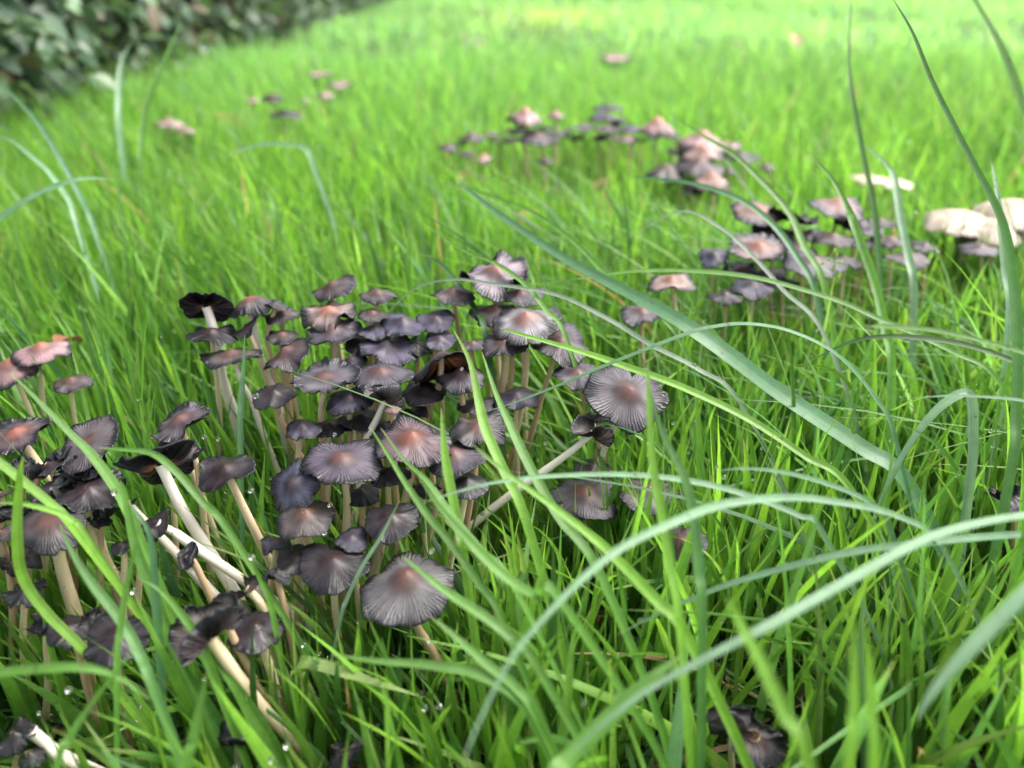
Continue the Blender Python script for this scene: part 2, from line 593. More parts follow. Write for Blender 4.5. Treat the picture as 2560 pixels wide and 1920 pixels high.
    fl = {'lx': np.concatenate([(RH * np.cos(TH)).ravel(), zb]), 'ly': np.concatenate([(RH * np.sin(TH)).ravel(), zb]),
          'pleats': np.full(len(Vc), float(int(rng.integers(62, 84))) if wpx > 60 else 48.0), 'wet': np.concatenate([np.clip(ik + (0.5 if tone in ('black', 'ribbed', 'dark') else 0), 0, 1).ravel(), zb]), 'sk': np.concatenate([np.full(RH.size, min(streak * 1.3, 1.0)), zb])}
    cb = np.repeat(INK[None], len(bot_v), 0) * 1.2
    capm = link('cap', mesh_np('cap', Vc, Fc, M_CAP, np.vstack([cc.reshape(-1, 3), cb]), fl), root)
    # gills, standing plates under the cap
    if wpx > 34:
        nG = 60 if wpx > 95 else 36
        gr = np.array([0.10, 0.25, 0.45, 0.65, 0.82, 0.97])
        gdep = np.array([0.02, 0.11, 0.13, 0.10, 0.06, 0.01])
        gt = np.linspace(0, 2 * np.pi, nG, endpoint=False) + rng.uniform(-0.02, 0.02, nG)
        G, T_ = np.meshgrid(gr, gt, indexing='ij')
        D = np.repeat(gdep[:, None], nG, 1)
        up_v = surf(G, T_, thick + 0.03 * (1 - G) - 0.004)
        lo_v = surf(G, T_, thick + D + 0.03 * (1 - G))
        Vg = np.stack([up_v, lo_v], 2).reshape(-1, 3) @ RM.T + off0       # index ((i*nG)+j)*2+k
        i, j = np.meshgrid(np.arange(len(gr) - 1), np.arange(nG), indexing='ij')
        a0 = (i * nG + j) * 2
        a1 = ((i + 1) * nG + j) * 2
        Fg = np.stack([a0, a1, a1 + 1, a0 + 1], -1).reshape(-1, 4)
        gc = np.array([0.022, 0.018, 0.02]) + (np.array([0.36, 0.15, 0.065]) - 0.02) * ((1 - sstep(0.1, 0.32 + 0.6 * core, G)) * (0.8 if not core else 1))[..., None]
        gc = gc * (0.4 + 1.9 * rng.random((1, nG, 1)) ** 2 * (1.6 if tone in ('black', 'ribbed') else 1.0))
        if tone == 'ribbed':
            gc = gc + np.array([0.045, 0.034, 0.03])
        if tone == 'cream':
            gc = gc + np.array([0.35, 0.28, 0.22])
        gc = np.repeat(gc[:, :, None], 2, 2).reshape(-1, 3)
        link('gills', mesh_np('gills', Vg, Fg, M_GILL, gc, smooth=False), capm)
    if prot > 0:
        el = abs(math.sin(math.atan2(-ray(px, py)[2], ray(px, py)[1])))
        PROTECT.append((px, py, wpx * 0.47, wpx * 0.47 * max(el + abs(tilt[1]) * 0.5, 0.4), d, prot))
        if s is not None:
            q0 = (px, py)
            for q in pts:
                dist = math.hypot(q[0] - q0[0], q[1] - q0[1])
                for f in np.arange(0.15, 1.0, 22 / max(dist, 22)):
                    PROTECT.append((q0[0] + (q[0] - q0[0]) * f, q0[1] + (q[1] - q0[1]) * f, 13, 13, d, prot * 0.5))
                q0 = q
    return root


GM = 'mushrooms of the main clump'
GL = 'mushrooms of the left clump'
GR = 'mushrooms of the right clump behind the long blades'
GB = 'mushrooms of the middle distance clump'
GF = 'far mushrooms on the lawn at upper left'
GC = 'broad cream mushrooms at the right'
mu = mushroom

# --- back of the main clump
mu('black cap seen from below on a tall white stem, left end of the main clump', 515, 767, 130, 11.5, [(540, 850), (566, 960), (590, 1065)], 'black', tilt=(-0.25, 1.45), hd=0.1, hu=0.02, sr=0.19, stem_tone='bright', ink=0.3, group=GM, core=0.0)
mu('domed salmon centred cap with thick black rim beside the tall upturned black cap', 635, 775, 108, 11.2, [(645, 880), (679, 970), (705, 1070)], 'rose', hd=0.62, hu=0.05, ex=2.4, ink=0.45, tilt=(-0.2, 0.05), crimp=0.06, sr=0.17, stem_tone='bright', group=GM)
mu('small black rimmed cap tucked right behind the domed salmon centred cap', 690, 762, 62, 11.4, [(668, 850), (676, 900)], 'dark', ink=0.6, tilt=(0.3, 0.2), stem_tone='cream', group=GM)
mu('folded grey violet cap hanging below the domed salmon centred cap', 622, 822, 92, 10.6, (660, 930), 'lav', tilt=(-0.7, -0.1), fold=0.7, fb=0.3, ink=0.4, group=GM, stem_tone='cream')
mu('dark flat cap behind the white stem of the tall upturned black cap', 530, 838, 125, 10.6, (545, 1040), 'dark', ink=0.6, wav=0.14, tilt=(0.1, 0.1), group=GM, stem_tone='cream')
mu('thin edge-on brown violet cap crossing in front of the tall white stem', 580, 892, 141, 10.0, [(600, 955), (625, 1000), (650, 1060)], 'brown', hu=0.14, hd=0.16, ink=0.35, wav=0.10, tilt=(0.02, 0.18), group=GM, stem_tone='white')
mu('brown violet cap with its right edge raised, rearmost left of the main clump', 834, 722, 114, 11.6, (845, 830), 'brown', tilt=(-0.3, -0.1), wav=0.14, hd=0.25, ink=0.3, group=GM, prot=0.8)
mu('dull brown cap behind an upright blade at the back of the main clump', 945, 742, 94, 11.4, (940, 850), 'brown', hd=0.3, ink=0.12, group=GM, prot=0.75)
mu('wavy salmon centred cap saddle shaped, second behind the peaked violet cap', 823, 785, 132, 11.0, (830, 880), 'pink', wav=0.2, ink=0.22, group=GM, tilt=(0, -0.12), hu=0.12)
mu('small brown cap left of the wavy salmon centred cap', 704, 790, 88, 10.8, (712, 880), 'brown', ink=0.15, wav=0.12, group=GM)
mu('dusky brown cap beneath the small brown cap, above the tilted peaked cap', 706, 842, 84, 10.3, (710, 920), 'brown', ink=0.35, group=GM)
mu('peaked pale violet cap with turned up sides at the back centre left', 834, 833, 140, 10.5, (842, 930), 'lav', hu=0.2, hd=0.2, up=0.12, ink=0.12, group=GM, ex=1.3)
mu('tilted peaked brown violet cap sloping down to the left', 722, 888, 130, 10.0, (745, 1040), 'brown', hu=0.15, hd=0.25, tilt=(-0.4, -0.18), wav=0.12, ink=0.15, ex=1.3, group=GM)
mu('violet brown cap at the back between the dull brown cap and the grey violet pair', 932, 788, 82, 11.0, None, 'brown', ink=0.1, group=GM)
mu('smooth bluish violet cap left of the larger bluish pair', 936, 828, 92, 10.5, None, 'blue', ink=0.12, group=GM, streak=0.5)
mu('broad bluish violet cap with a brown centre, upper of the bluish pair', 1008, 815, 128, 10.6, None, 'blue', hu=0.18, wav=0.12, ink=0.12, group=GM, streak=0.5)
mu('broad bluish violet cap, lower of the bluish pair', 972, 872, 142, 10.0, None, 'blue', hu=0.14, wav=0.15, tilt=(0.1, -0.15), ink=0.12, group=GM, streak=0.5)
mu('bluish violet cap right of the bluish pair, upper of two small ones', 1090, 803, 92, 10.7, None, 'blue', tilt=(0.1, -0.3), ink=0.08, group=GM, streak=0.45)
mu('bluish violet cap right of the bluish pair, lower of two small ones', 1100, 852, 82, 10.2, None, 'blue', tilt=(0.0, -0.2), ink=0.08, group=GM, streak=0.45)
mu('pale wavy cap with upturned black edge, rearmost right of the main clump', 1239, 692, 180, 12.0, (1243, 800), 'shell', hu=0.13, wav=0.2, up=0.14, tilt=(-0.05, -0.12), ink=0.14, stem_tone='cream', group=GM, cr=0.2)
mu('reddish brown cap half hidden left behind the pale wavy cap', 1133, 738, 112, 11.4, (1145, 850), 'brown', ink=0.2, group=GM, prot=0.7)
mu('grey violet cap peeking out below and right of the pale wavy cap', 1300, 740, 122, 11.3, None, 'lav', ink=0.2, group=GM, prot=0.7)
mu('dusky cap directly behind the stem of the pale wavy cap', 1232, 784, 128, 10.9, None, 'brown', ink=0.2, hd=0.25, group=GM, prot=0.7)
mu('large cap with salmon peak and ragged raised right edge under a lime blade', 1318, 808, 178, 11.2, [(1314, 900), (1293, 1067)], 'shell', hu=0.18, hd=0.18, wav=0.12, tilt=(-0.10, -0.14), ink=0.22, torn=0.9, stem_tone='cream', sr=0.13, group=GM, cr=0.22)
mu('black edged brown cap tucked under the large salmon peaked cap', 1262, 862, 118, 10.6, [(1262, 940), (1255, 1010)], 'brown', ink=0.35, crimp=0.05, stem_tone='tan', sr=0.14, group=GM)
mu('slender leaning cap hidden beneath the large salmon peaked cap', 1280, 868, 70, 10.2, [(1276, 950), (1262, 1060)], 'dark', ink=0.5, stem_tone='tan', sr=0.12, group=GM)
mu('broad grey violet cap right below the large salmon peaked cap', 1402, 860, 152, 10.5, [(1383, 912), (1334, 1065)], 'lav', hu=0.1, wav=0.16, ink=0.25, tilt=(0.05, -0.2), stem_tone='tan', group=GM)
mu('pale rimmed cap crossed by a rising green blade, left of the big tilted cap', 1443, 940, 122, 10.0, (1466, 1000), 'lav', up=0.1, wav=0.12, ink=0.15, stem_tone='tan', group=GM)
mu('big tilted fan shaped cap facing the camera, right end of the main clump', 1566, 988, 206, 9.8, (1530, 1075), 'lav', tilt=(0.18, -0.5), hu=0.16, hd=0.14, wav=0.10, ink=0.12, torn=0.6, cut=((1.25, 0.45, 0.16), (0.2, 0.25, 0.10)), stem_tone='white', sr=0.12, group=GM, cr=0.22)
mu('large collapsed cap showing orange brown gills underneath', 1110, 912, 170, 10.3, [(1100, 965), (1076, 1013), (1063, 1067)], 'lav', tilt=(-0.35, 0.95), fold=-0.9, fb=0.3, hd=0.3, ink=0.25, torn=0.8, core=1.0, stem_tone='tan', sr=0.14, group=GM)
mu('dark lavender bell cap with a droplet on its peak in front of the orange gills', 1152, 948, 128, 9.8, [(1155, 1000), (1155, 1070)], 'lav', hu=0.2, hd=0.32, ex=1.3, ink=0.1, torn=0.5, stem_tone='tan', group=GM)
mu('black cap shaded beneath the collapsed orange gilled cap', 1060, 985, 120, 9.2, None, 'dark', ink=0.3, group=GM)
mu('dark bluish cap low between the two middle stems', 1190, 1015, 92, 8.6, None, 'dark', ink=0.2, hd=0.3, group=GM)
mu('dull bluish cap low behind the straight stem of the large salmon peaked cap', 1292, 1000, 112, 8.8, None, 'blue', ink=0.2, hd=0.3, group=GM, prot=0.6)
mu('small brown cap behind the collapsed cap', 1182, 862, 66, 10.6, None, 'brown', ink=0.3, group=GM)
mu('flat cap with torn black upturned rim and a straight tan stem', 815, 945, 165, 10.3, [(807, 1020), (806, 1120)], 'lav', hu=0.06, hd=0.06, up=0.14, wav=0.08, crimp=0.05, ink=0.22, torn=1.0, cut=((1.6, 0.35, 0.10),), stem_tone='cream', sr=0.115, group=GM, cr=0.2)
mu('pale lilac pleated cap right of the torn rimmed flat cap', 953, 940, 150, 10.2, (942, 1040), 'lav', hu=0.12, ink=0.16, wav=0.06, stem_tone='tan', group=GM)
mu('small dark cap with pointed right side and a droplet at its left edge', 687, 990, 104, 9.6, [(700, 1040), (718, 1070)], 'dark', hd=0.22, ink=0.25, tilt=(0.05, -0.1), stem_tone='tan', group=GM)
mu('bluish lavender cap directly beneath the torn rimmed flat cap', 875, 1003, 112, 9.5, (870, 1090), 'blue', hu=0.12, hd=0.28, ink=0.2, tilt=(0, -0.15), group=GM)
mu('twisted black ribbon of a cap on a bright leaning stem', 958, 1010, 120, 9.7, [(936, 1070), (907, 1112), (895, 1240), (878, 1318)], 'ribbed', tilt=(0.55, 0.65), fold=2.4, fb=-0.9, stem_tone='white', sr=0.13, ink=0.2, group=GM, core=0.0)
mu('small mauve button behind the twisted black ribbon cap', 980, 1024, 44, 9.5, (985, 1100), 'pink', hd=0.6, ex=2.2, ink=0.0, streak=0.1, group=GM, stem_tone='tan')
mu('small bluish bell cap left of the straight tan stem', 757, 1075, 92, 8.8, (748, 1150), 'blue', hu=0.16, hd=0.3, ink=0.12, group=GM)
mu('black cap in the shade right of the straight tan stem', 826, 1070, 100, 8.4, None, 'dark', ink=0.4, group=GM)
mu('black shaded cap below the bluish lavender cap', 905, 1050, 110, 8.6, None, 'black', ink=0.3, group=GM)
rx = np.random.default_rng(404)
WH_A = ['between the bluish pair and the pale lilac pleated cap', "directly above the torn rimmed flat cap's right side", 'behind the peak of the collapsed orange gilled cap', 'below the big tilted fan shaped cap', 'between the twisted ribbon cap and the reddish peaked cap', "above the large flat lilac cap's right side", 'above the reddish peaked cap', 'right below the large flat lilac cap', 'right below the reddish peaked cap', "above the dark misty centred cap's left neighbour"]
for (px, py, w_, z_), wh in zip(((880, 905, 90, 9.6), (905, 860, 90, 10.0), (1040, 870, 84, 9.8), (1500, 1045, 80, 8.6), (1020, 1035, 92, 8.6), (960, 1075, 96, 8.4), (1080, 1085, 86, 8.4), (905, 1240, 96, 7.8), (1060, 1225, 84, 8.0), (690, 1360, 80, 7.4)), WH_A):
    mu('blackened wilted cap ' + wh, px, py, w_, z_, None, ('dark', 'black', 'dark', 'blue')[int(rx.integers(4))], hd=rx.uniform(0.15, 0.4),
       wav=rx.uniform(0.1, 0.25), ink=rx.uniform(0.2, 0.5), crimp=rx.uniform(0.02, 0.07), torn=rx.uniform(0.4, 1.0), tilt=tuple(rx.uniform(-0.3, 0.3, 2)), group='wilted caps low in the main clump', prot=0.5)
# --- front of the main clump
mu('large flat pleated lilac cap with reddish centre, the front middle one', 856, 1155, 206, 9.6, [(862, 1240), (861, 1362)], 'lav', hu=0.13, hd=0.10, wav=0.07, ink=0.07, torn=0.5, cut=((3.5, 0.12, 0.05), (4.75, 0.14, 0.04)), stem_tone='cream', sr=0.125, group=GM, cr=0.22, prot=1.0)
mu('reddish peaked cap overlapping the right side of the large flat lilac cap', 1030, 1110, 188, 9.8, [(1040, 1165), (1012, 1275)], 'rose', hu=0.2, hd=0.2, wav=0.10, ink=0.12, tilt=(0.08, -0.05), stem_tone='cream', sr=0.13, group=GM, cr=0.3)
mu('grey cap with raised left corner behind the upright bright blade', 1195, 1075, 140, 9.6, (1180, 1180), 'brown', wav=0.18, ink=0.22, tilt=(0.1, -0.1), group=GM, prot=0.7)
mu('pleated lilac cap with black notches right of the reddish peaked cap', 1135, 1145, 150, 9.3, [(1112, 1190), (1096, 1262)], 'lav', ink=0.22, torn=0.9, hd=0.2, tilt=(0.0, -0.12), stem_tone='tan', group=GM, prot=0.8)
mu('blue black cap hanging down at the left below the large flat lilac cap', 742, 1216, 152, 9.0, (752, 1290), 'blue', tilt=(-0.35, -0.55), hu=0.1, hd=0.25, ink=0.38, torn=0.6, group=GM, cr=0.2)
mu('small mauve brown cap with drooping skirt on a glossy cream stem', 766, 1297, 142, 8.6, [(748, 1340), (745, 1480)], 'brown', hu=0.14, hd=0.28, wav=0.08, ink=0.04, tilt=(0.06, 0.0), stem_tone='cream', sr=0.125, group=GM, streak=0.6)
mu('black ragged cap edge showing behind the small mauve brown cap', 752, 1278, 110, 8.4, None, 'black', ink=0.4, group=GM)
mu('dark wet cap with fine pleats crossed by a thin pale blade', 980, 1303, 144, 8.4, [(962, 1350), (948, 1400)], 'dark', hu=0.1, hd=0.24, ink=0.25, stem_tone='dim', sr=0.14, group=GM)
mu('black brown bell cap in shade under the reddish peaked cap', 974, 1190, 96, 8.8, (976, 1262), 'dark', hd=0.4, ink=0.2, group=GM)
mu('black cap under the notched lilac cap on a pale slanting stem', 1168, 1214, 112, 8.6, (1150, 1290), 'black', hd=0.35, ink=0.2, stem_tone='cream', group=GM, prot=0.6)
mu('dark brown cap with misty grey centre left of the nearest cap', 836, 1416, 170, 7.8, (845, 1530), 'dark', hu=0.13, hd=0.2, wav=0.10, ink=0.12, torn=0.5, tilt=(0.02, -0.06), group=GM, cut=((1.9, 0.1, 0.06),))
mu('dark cap half hidden behind the dark brown misty centred cap', 748, 1398, 112, 7.6, None, 'dark', ink=0.3, group=GM)
mu('dim lilac cap behind the base of the front middle stem', 880, 1350, 90, 8.0, None, 'blue', ink=0.3, group=GM)
mu('nearest grey pleated cap with salmon button centre on a leaning stem', 1019, 1470, 238, 7.4, [(1040, 1560), (1085, 1655)], 'grey', hu=0.20, hd=0.26, wav=0.08, ink=0.05, torn=0.3, crimp=0.03, stem_tone='tan', sr=0.135, group=GM, cr=0.2, prot=1.0, cut=((1.3, 0.12, 0.06),))
mu('small dark cap with pale leaning stem behind the folded black caps', 567, 1180, 146, 8.9, [(582, 1220), (607, 1262), (630, 1310)], 'dark', wav=0.16, up=0.1, ink=0.35, tilt=(-0.12, -0.05), stem_tone='cream', sr=0.13, group=GL)
mu('dark dome cap with bluish shine low beside the thick cream stem', 640, 1580, 132, 6.8, [(665, 1640), (690, 1750)], 'dark', hd=0.35, ink=0.15, tilt=(0.15, -0.1), stem_tone='cream', sr=0.14, group=GL, cr=0.2)
mu('curled black brown cap standing on edge above the dark dome cap', 622, 1480, 96, 7.6, [(650, 1500), (675, 1560), (700, 1660)], 'ribbed', tilt=(-0.9, 0.2), fold=1.8, fb=1.2, stem_tone='cream', sr=0.13, group=GL)
mu('thin black scrap of cap curling over a blade tip', 690, 1449, 70, 7.8, (712, 1540), 'black', tilt=(0.2, 0.4), fold=1.4, fb=1.5, wav=0.2, group=GL)
mu('shiny black collapsed cap at the bottom edge, centre left', 864, 1895, 100, 4.0, None, 'black', hd=0.5, wav=0.3, crimp=0.1, fold=1.2, group=GL)
mu('black twisted cap on a grey stem near the bottom left', 592, 1852, 120, 4.6, (598, 1925), 'black', fold=2.0, fb=1.57, wav=0.2, stem_tone='grey', tilt=(0.1, 0.1), group=GL)
# --- left clump
mu('pale brown bell cap at the left edge among tall blades', 36, 928, 138, 9.0, (70, 1010), 'pink', hd=0.45, hu=0.08, ink=0.04, ex=1.5, streak=0.4, tilt=(-0.05, -0.1), group=GL, prot=0.7)
mu('greyish brown cap behind the pale brown bell cap at the left edge', 108, 882, 128, 9.6, None, 'pink', hd=0.35, ink=0.04, streak=0.4, group=GL, prot=0.7)
mu('dull brown cap right of the two pale left edge caps', 180, 958, 92, 8.6, None, 'brown', hd=0.25, ink=0.1, group=GL, prot=0.5)
mu('reddish centred cap with black curled rim at the left edge', 48, 1090, 142, 9.2, (110, 1180), 'rose', up=0.15, ink=0.25, crimp=0.06, tilt=(-0.1, -0.2), stem_tone='cream', group=GL, sr=0.13)
mu('tilted brown pleated cap with orange centre, largest of the left clump', 222, 1108, 176, 9.6, [(200, 1190), (190, 1260)], 'grey', tilt=(-0.42, -0.42), hu=0.03, hd=0.06, wav=0.06, ink=0.05, cr=0.1, group=GL)
mu('grey violet cap with blackened torn rim between the left and main clumps', 457, 1058, 144, 9.8, [(468, 1120), (490, 1190)], 'lav', tilt=(-0.28, -0.12), up=0.12, wav=0.12, ink=0.32, torn=0.8, crimp=0.05, stem_tone='cream', group=GL)
mu('black flap of cap hanging below the torn rimmed grey violet cap', 424, 1100, 80, 9.4, None, 'black', tilt=(-0.4, -0.2), group=GL)
mu('wing shaped black cap folded back with orange gills on a thick white stem', 400, 1158, 215, 9.6, [(440, 1245), (503, 1339), (579, 1460), (630, 1560)], 'black', tilt=(-0.62, 1.25), fold=0.5, fb=0.1, stem_tone='bright', sr=0.19, ink=0.3, hu=0.02, hd=0.05, core=0.06, group=GL, wav=0.12)
mu('small violet flap right of the wing shaped black cap', 490, 1140, 66, 9.3, (500, 1230), 'dark', tilt=(-0.5, 0.1), fold=0.8, group=GL)
mu('black cup shaped cap below the tilted brown pleated cap', 217, 1180, 96, 9.0, (240, 1280), 'black', up=0.6, hd=0.0, ink=0.3, crimp=0.06, tilt=(0.2, -0.1), group=GL)
mu('small brown black cap left of the black cup', 126, 1164, 72, 9.0, (140, 1230), 'dark', tilt=(-0.3, -0.2), group=GL)
mu('dark brown flattened cap with droplet at its ragged black right end', 228, 1236, 160, 8.8, [(215, 1290), (262, 1390), (335, 1545)], 'dark', wav=0.15, ink=0.35, torn=1.0, crimp=0.07, tilt=(0.12, -0.05), stem_tone='cream', sr=0.14, group=GL)
mu('black tattered cap between blades at the far left', 126, 1228, 92, 8.6, None, 'black', wav=0.3, crimp=0.12, torn=1.0, tilt=(0.3, -0.2), group=GL)
mu('brown cap cut off by the left edge with black gills', 8, 1240, 70, 8.6, None, 'brown', tilt=(-0.5, 0.3), ink=0.4, group=GL)
mu('leaning brown dome cap with black fringe on a wide cream stem', 132, 1318, 166, 8.6, [(150, 1400), (178, 1500), (203, 1590)], 'brown', tilt=(0.05, -0.22), hd=0.32, ex=2.0, hu=0.0, ink=0.28, stem_tone='cream', sr=0.19, group=GL, wav=0.12, streak=0.6)
mu('small brown cap at the left edge beside the leaning brown dome', 10, 1335, 72, 8.2, (20, 1400), 'brown', tilt=(-0.4, -0.2), ink=0.4, group=GL)
mu('black shrivelled cap on a long white stem slanting down right', 318, 1262, 56, 8.4, [(440, 1385), (540, 1492)], 'black', crimp=0.1, stem_tone='white', sr=0.15, group=GL, tilt=(-0.4, 0.2))
mu('dark folded cap between the two long white stems', 398, 1312, 84, 8.2, [(440, 1335), (505, 1372)], 'dark', tilt=(-0.3, -0.3), fold=0.9, fb=0.6, stem_tone='white', sr=0.13, group=GL)
mu('black curled cap with violet shine against the thick white stem', 478, 1396, 78, 7.8, (500, 1450), 'black', up=0.4, fold=1.0, tilt=(-0.4, -0.3), group=GL, stem_tone='tan')
mu('small black cap hidden among blades left of the curled black cap', 307, 1368, 58, 7.6, None, 'black', crimp=0.1, group=GL)
mu('wavy dark purple cap lying low under crossing blades at lower left', 292, 1600, 150, 6.6, (300, 1700), 'dark', wav=0.22, ink=0.2, tilt=(0.1, -0.15), group=GL, prot=0.75)
mu('dark cap left of the wavy dark purple cap', 176, 1575, 110, 6.6, (210, 1680), 'dark', wav=0.2, ink=0.3, group=GL, prot=0.6)
mu('black crumpled cap deep in the grass at the left edge', 64, 1482, 92, 6.8, None, 'black', crimp=0.12, wav=0.3, group=GL, prot=0.4)
mu('large twisted black cap rolled like a shell on a thick cream stem', 520, 1588, 200, 7.8, [(570, 1655), (640, 1752), (730, 1850), (850, 1960)], 'ribbed', tilt=(-0.55, 0.05), fold=1.75, fb=-0.75, wav=0.14, up=0.05, hu=0.0, hd=0.04, crimp=0.05, torn=0.9, stem_tone='cream', sr=0.18, ink=0.1, group=GL, streak=0.9, prot=1.0)
mu('black upper lobe of cap standing above the rolled shell shaped cap', 566, 1530, 110, 8.0, (590, 1600), 'ribbed', tilt=(-0.5, -0.7), fold=1.1, fb=1.1, wav=0.15, ink=0.35, torn=0.8, group=GL, prot=1.0)
mu('black soggy cap at the bottom left corner', 43, 1848, 92, 4.2, None, 'black', hd=0.5, crimp=0.1, wav=0.25, group=GL, prot=0.8)
mu('glossy blue black cap in the bottom left corner beneath the grey stem', 80, 1895, 64, 4.4, None, 'black', hd=0.6, crimp=0.03, group=GL, prot=0.8)
mu('collapsed black cap with a grey white stem lying across the bottom left', 76, 1828, 40, 5.0, [(130, 1868), (215, 1912)], 'black', crimp=0.1, stem_tone='white', sr=0.17, group=GL, prot=1.0)
WH_B = ['right of the tattered cap under the tilted brown pleated cap', 'left of the black cup shaped cap', 'right below the black cup shaped cap', 'under the reddish centred cap with curled rim', 'just above the leaning brown dome cap', 'at the left edge above the small brown edge cap', 'left below the leaning brown dome cap', 'right of the leaning brown dome cap', 'on the upper of the slanting white stems', 'above the low dark cap at lower left', 'between the two dark caps low under crossing blades', 'at the left edge above the crumpled deep cap']
for (px, py, w_, z_), wh in zip(((95, 1195, 92, 8.6), (165, 1150, 88, 8.9), (180, 1200, 84, 8.6), (60, 1180, 80, 8.6), (150, 1255, 100, 8.2), (30, 1290, 84, 8.0), (70, 1385, 88, 7.4), (255, 1300, 76, 7.8),
                       (350, 1345, 72, 7.6), (120, 1560, 90, 6.2), (235, 1560, 84, 6.4), (20, 1420, 90, 7.0)), WH_B):
    mu('shrivelled black scrap of cap ' + wh, px, py, w_, z_, None, ('black', 'dark', 'black', 'ribbed')[int(rx.integers(4))], hd=0.05, up=rx.uniform(0, 0.5), fold=rx.uniform(0.4, 2.2), fb=rx.uniform(-1.5, 1.5),
       wav=rx.uniform(0.2, 0.4), ink=rx.uniform(0.3, 0.6), crimp=rx.uniform(0.06, 0.13), torn=1.0, tilt=tuple(rx.uniform(-0.7, 0.7, 2)), group='shrivelled scraps in the left clump', prot=0.6)
# --- hidden between the foreground blades
GH = 'mushrooms between the foreground blades'
mu('greyish cap with pink centre hidden behind upright blades under the teal arch', 1462, 1246, 178, 6.2, None, 'grey', hd=0.25, hu=0.15, ink=0.04, group=GH, prot=0, tilt=(0, 0.02))
mu('pinkish grey cap right of the hidden greyish cap under the teal arch', 1622, 1236, 155, 6.6, None, 'grey', hd=0.2, hu=0.15, ink=0.06, torn=0.8, group=GH, prot=0.0, tilt=(0, 0.0))
mu('mauve cap mostly covered by a wide upright blade', 1706, 1364, 120, 7.2, None, 'brown', hd=0.4, ink=0.03, group=GH, prot=0.12, tilt=(-0.1, -0.4))
mu('black ribbed curl on a pale stem slanting down to the left', 1478, 1095, 120, 8.8, [(1420, 1135), (1350, 1185), (1226, 1278)], 'ribbed', tilt=(0.5, 0.5), fold=2.0, fb=-0.8, stem_tone='white', sr=0.13, group=GH, prot=0.8)
mu('dark brown cap low behind the slanting pale stem', 1480, 1172, 92, 5.9, None, 'dark', ink=0.3, group=GH, prot=0.5)
mu('brown collapsed cap with curled black edge at the bottom right', 1868, 1860, 180, 4.4, (1898, 1915), 'brown', hd=0.45, ink=0.42, torn=1.0, wav=0.25, crimp=0.07, fold=1.5, fb=1.2, tilt=(0.15, -0.1), stem_tone='cream', sr=0.17, group=GH, prot=0.5)
mu('black rolled up cap strip above the bottom right brown cap', 1822, 1806, 124, 5.0, None, 'ribbed', fold=2.6, fb=1.45, wav=0.1, tilt=(0.3, 0.0), group=GH, prot=0.9)
mu('black collapsed cap at the right edge behind a pale blade', 2530, 1262, 120, 6.4, None, 'black', fold=1.6, fb=0.4, crimp=0.14, wav=0.3, torn=1.0, group=GH, prot=0.85)
# --- right clump
mu('flat pink cap on a pale stem, upper left of the right clump', 1894, 533, 136, 10.6, (1900, 620), 'pink', wav=0.08, hu=0.05, ink=0.16, tilt=(-0.05, -0.1), group=GR, streak=0.3, stem_tone='cream')
mu('black upturned cap between the two pink caps of the right clump', 1978, 552, 124, 10.4, (1985, 660), 'black', up=0.25, wav=0.2, crimp=0.08, ink=0.3, tilt=(0.1, 0.25), group=GR, stem_tone='cream')
mu('pink cap with curled black right rim, highest of the right clump', 2092, 520, 146, 10.8, (2080, 620), 'pink', wav=0.10, hd=0.25, ink=0.28, tilt=(0.08, -0.08), group=GR, streak=0.3)
mu('salmon cap with black wreath of rim, lower left of the right clump', 1896, 626, 146, 10.0, (1900, 720), 'pink', up=0.22, ink=0.25, crimp=0.05, tilt=(-0.02, -0.15), group=GR, streak=0.3)
mu('mauve grey flat cap in front of the right clump', 2034, 660, 152, 9.8, (2030, 760), 'lav', hd=0.14, ink=0.14, tilt=(0, -0.08), group=GR, streak=0.35)
mu('small bluish grey cap left of the salmon cap with the black wreath', 1784, 642, 82, 9.6, None, 'blue', ink=0.1, tilt=(-0.2, -0.3), group=GR, streak=0.3)
mu('small violet cap right of centre in the right clump', 2178, 578, 62, 10.0, None, 'blue', ink=0.1, group=GR, streak=0.3)
mu('brown cap in the middle of the right clump', 2082, 600, 102, 9.8, None, 'brown', ink=0.15, hd=0.25, group=GR, streak=0.3)
mu('mauve brown cap at the right side of the right clump', 2226, 604, 92, 9.6, None, 'brown', ink=0.15, group=GR, streak=0.3)
mu('dull brown cap lowest at the right side of the right clump', 2266, 648, 104, 9.2, None, 'brown', ink=0.2, hd=0.3, group=GR, streak=0.3)
mu('pale violet cap under the long arching blade in the right clump', 1880, 722, 112, 9.0, None, 'blue', ink=0.15, hd=0.25, group=GR, streak=0.3)
mu('dark violet cap lowest left of the right clump', 1812, 745, 82, 8.8, None, 'dark', ink=0.15, hd=0.3, group=GR)
mu('orange centred cap peeking out under the horizontal arching blade', 1678, 708, 116, 10.2, (1690, 800), 'pink', hu=0.15, ink=0.15, group=GR, streak=0.4)
mu('pale mauve cap crossed by the wide diagonal blade', 1604, 786, 112, 9.8, None, 'grey', ink=0.15, group=GR, streak=0.4)
mu('dark cap low in the grass below the mauve grey flat cap', 1952, 705, 90, 8.8, None, 'black', ink=0.2, group=GR)
WH_D = ['between the flat pink cap and the salmon wreathed cap', 'right of the salmon wreathed cap, under the black upturned cap', 'under the curled rim of the highest pink cap', 'just above the mauve grey flat cap', 'right of the mauve grey flat cap', 'left of the pale violet cap under the arching blade', 'right of the pale violet cap under the arching blade', 'beside the small violet cap, nearest the cream caps', 'below the small violet cap', 'at the far right foot of the right clump']
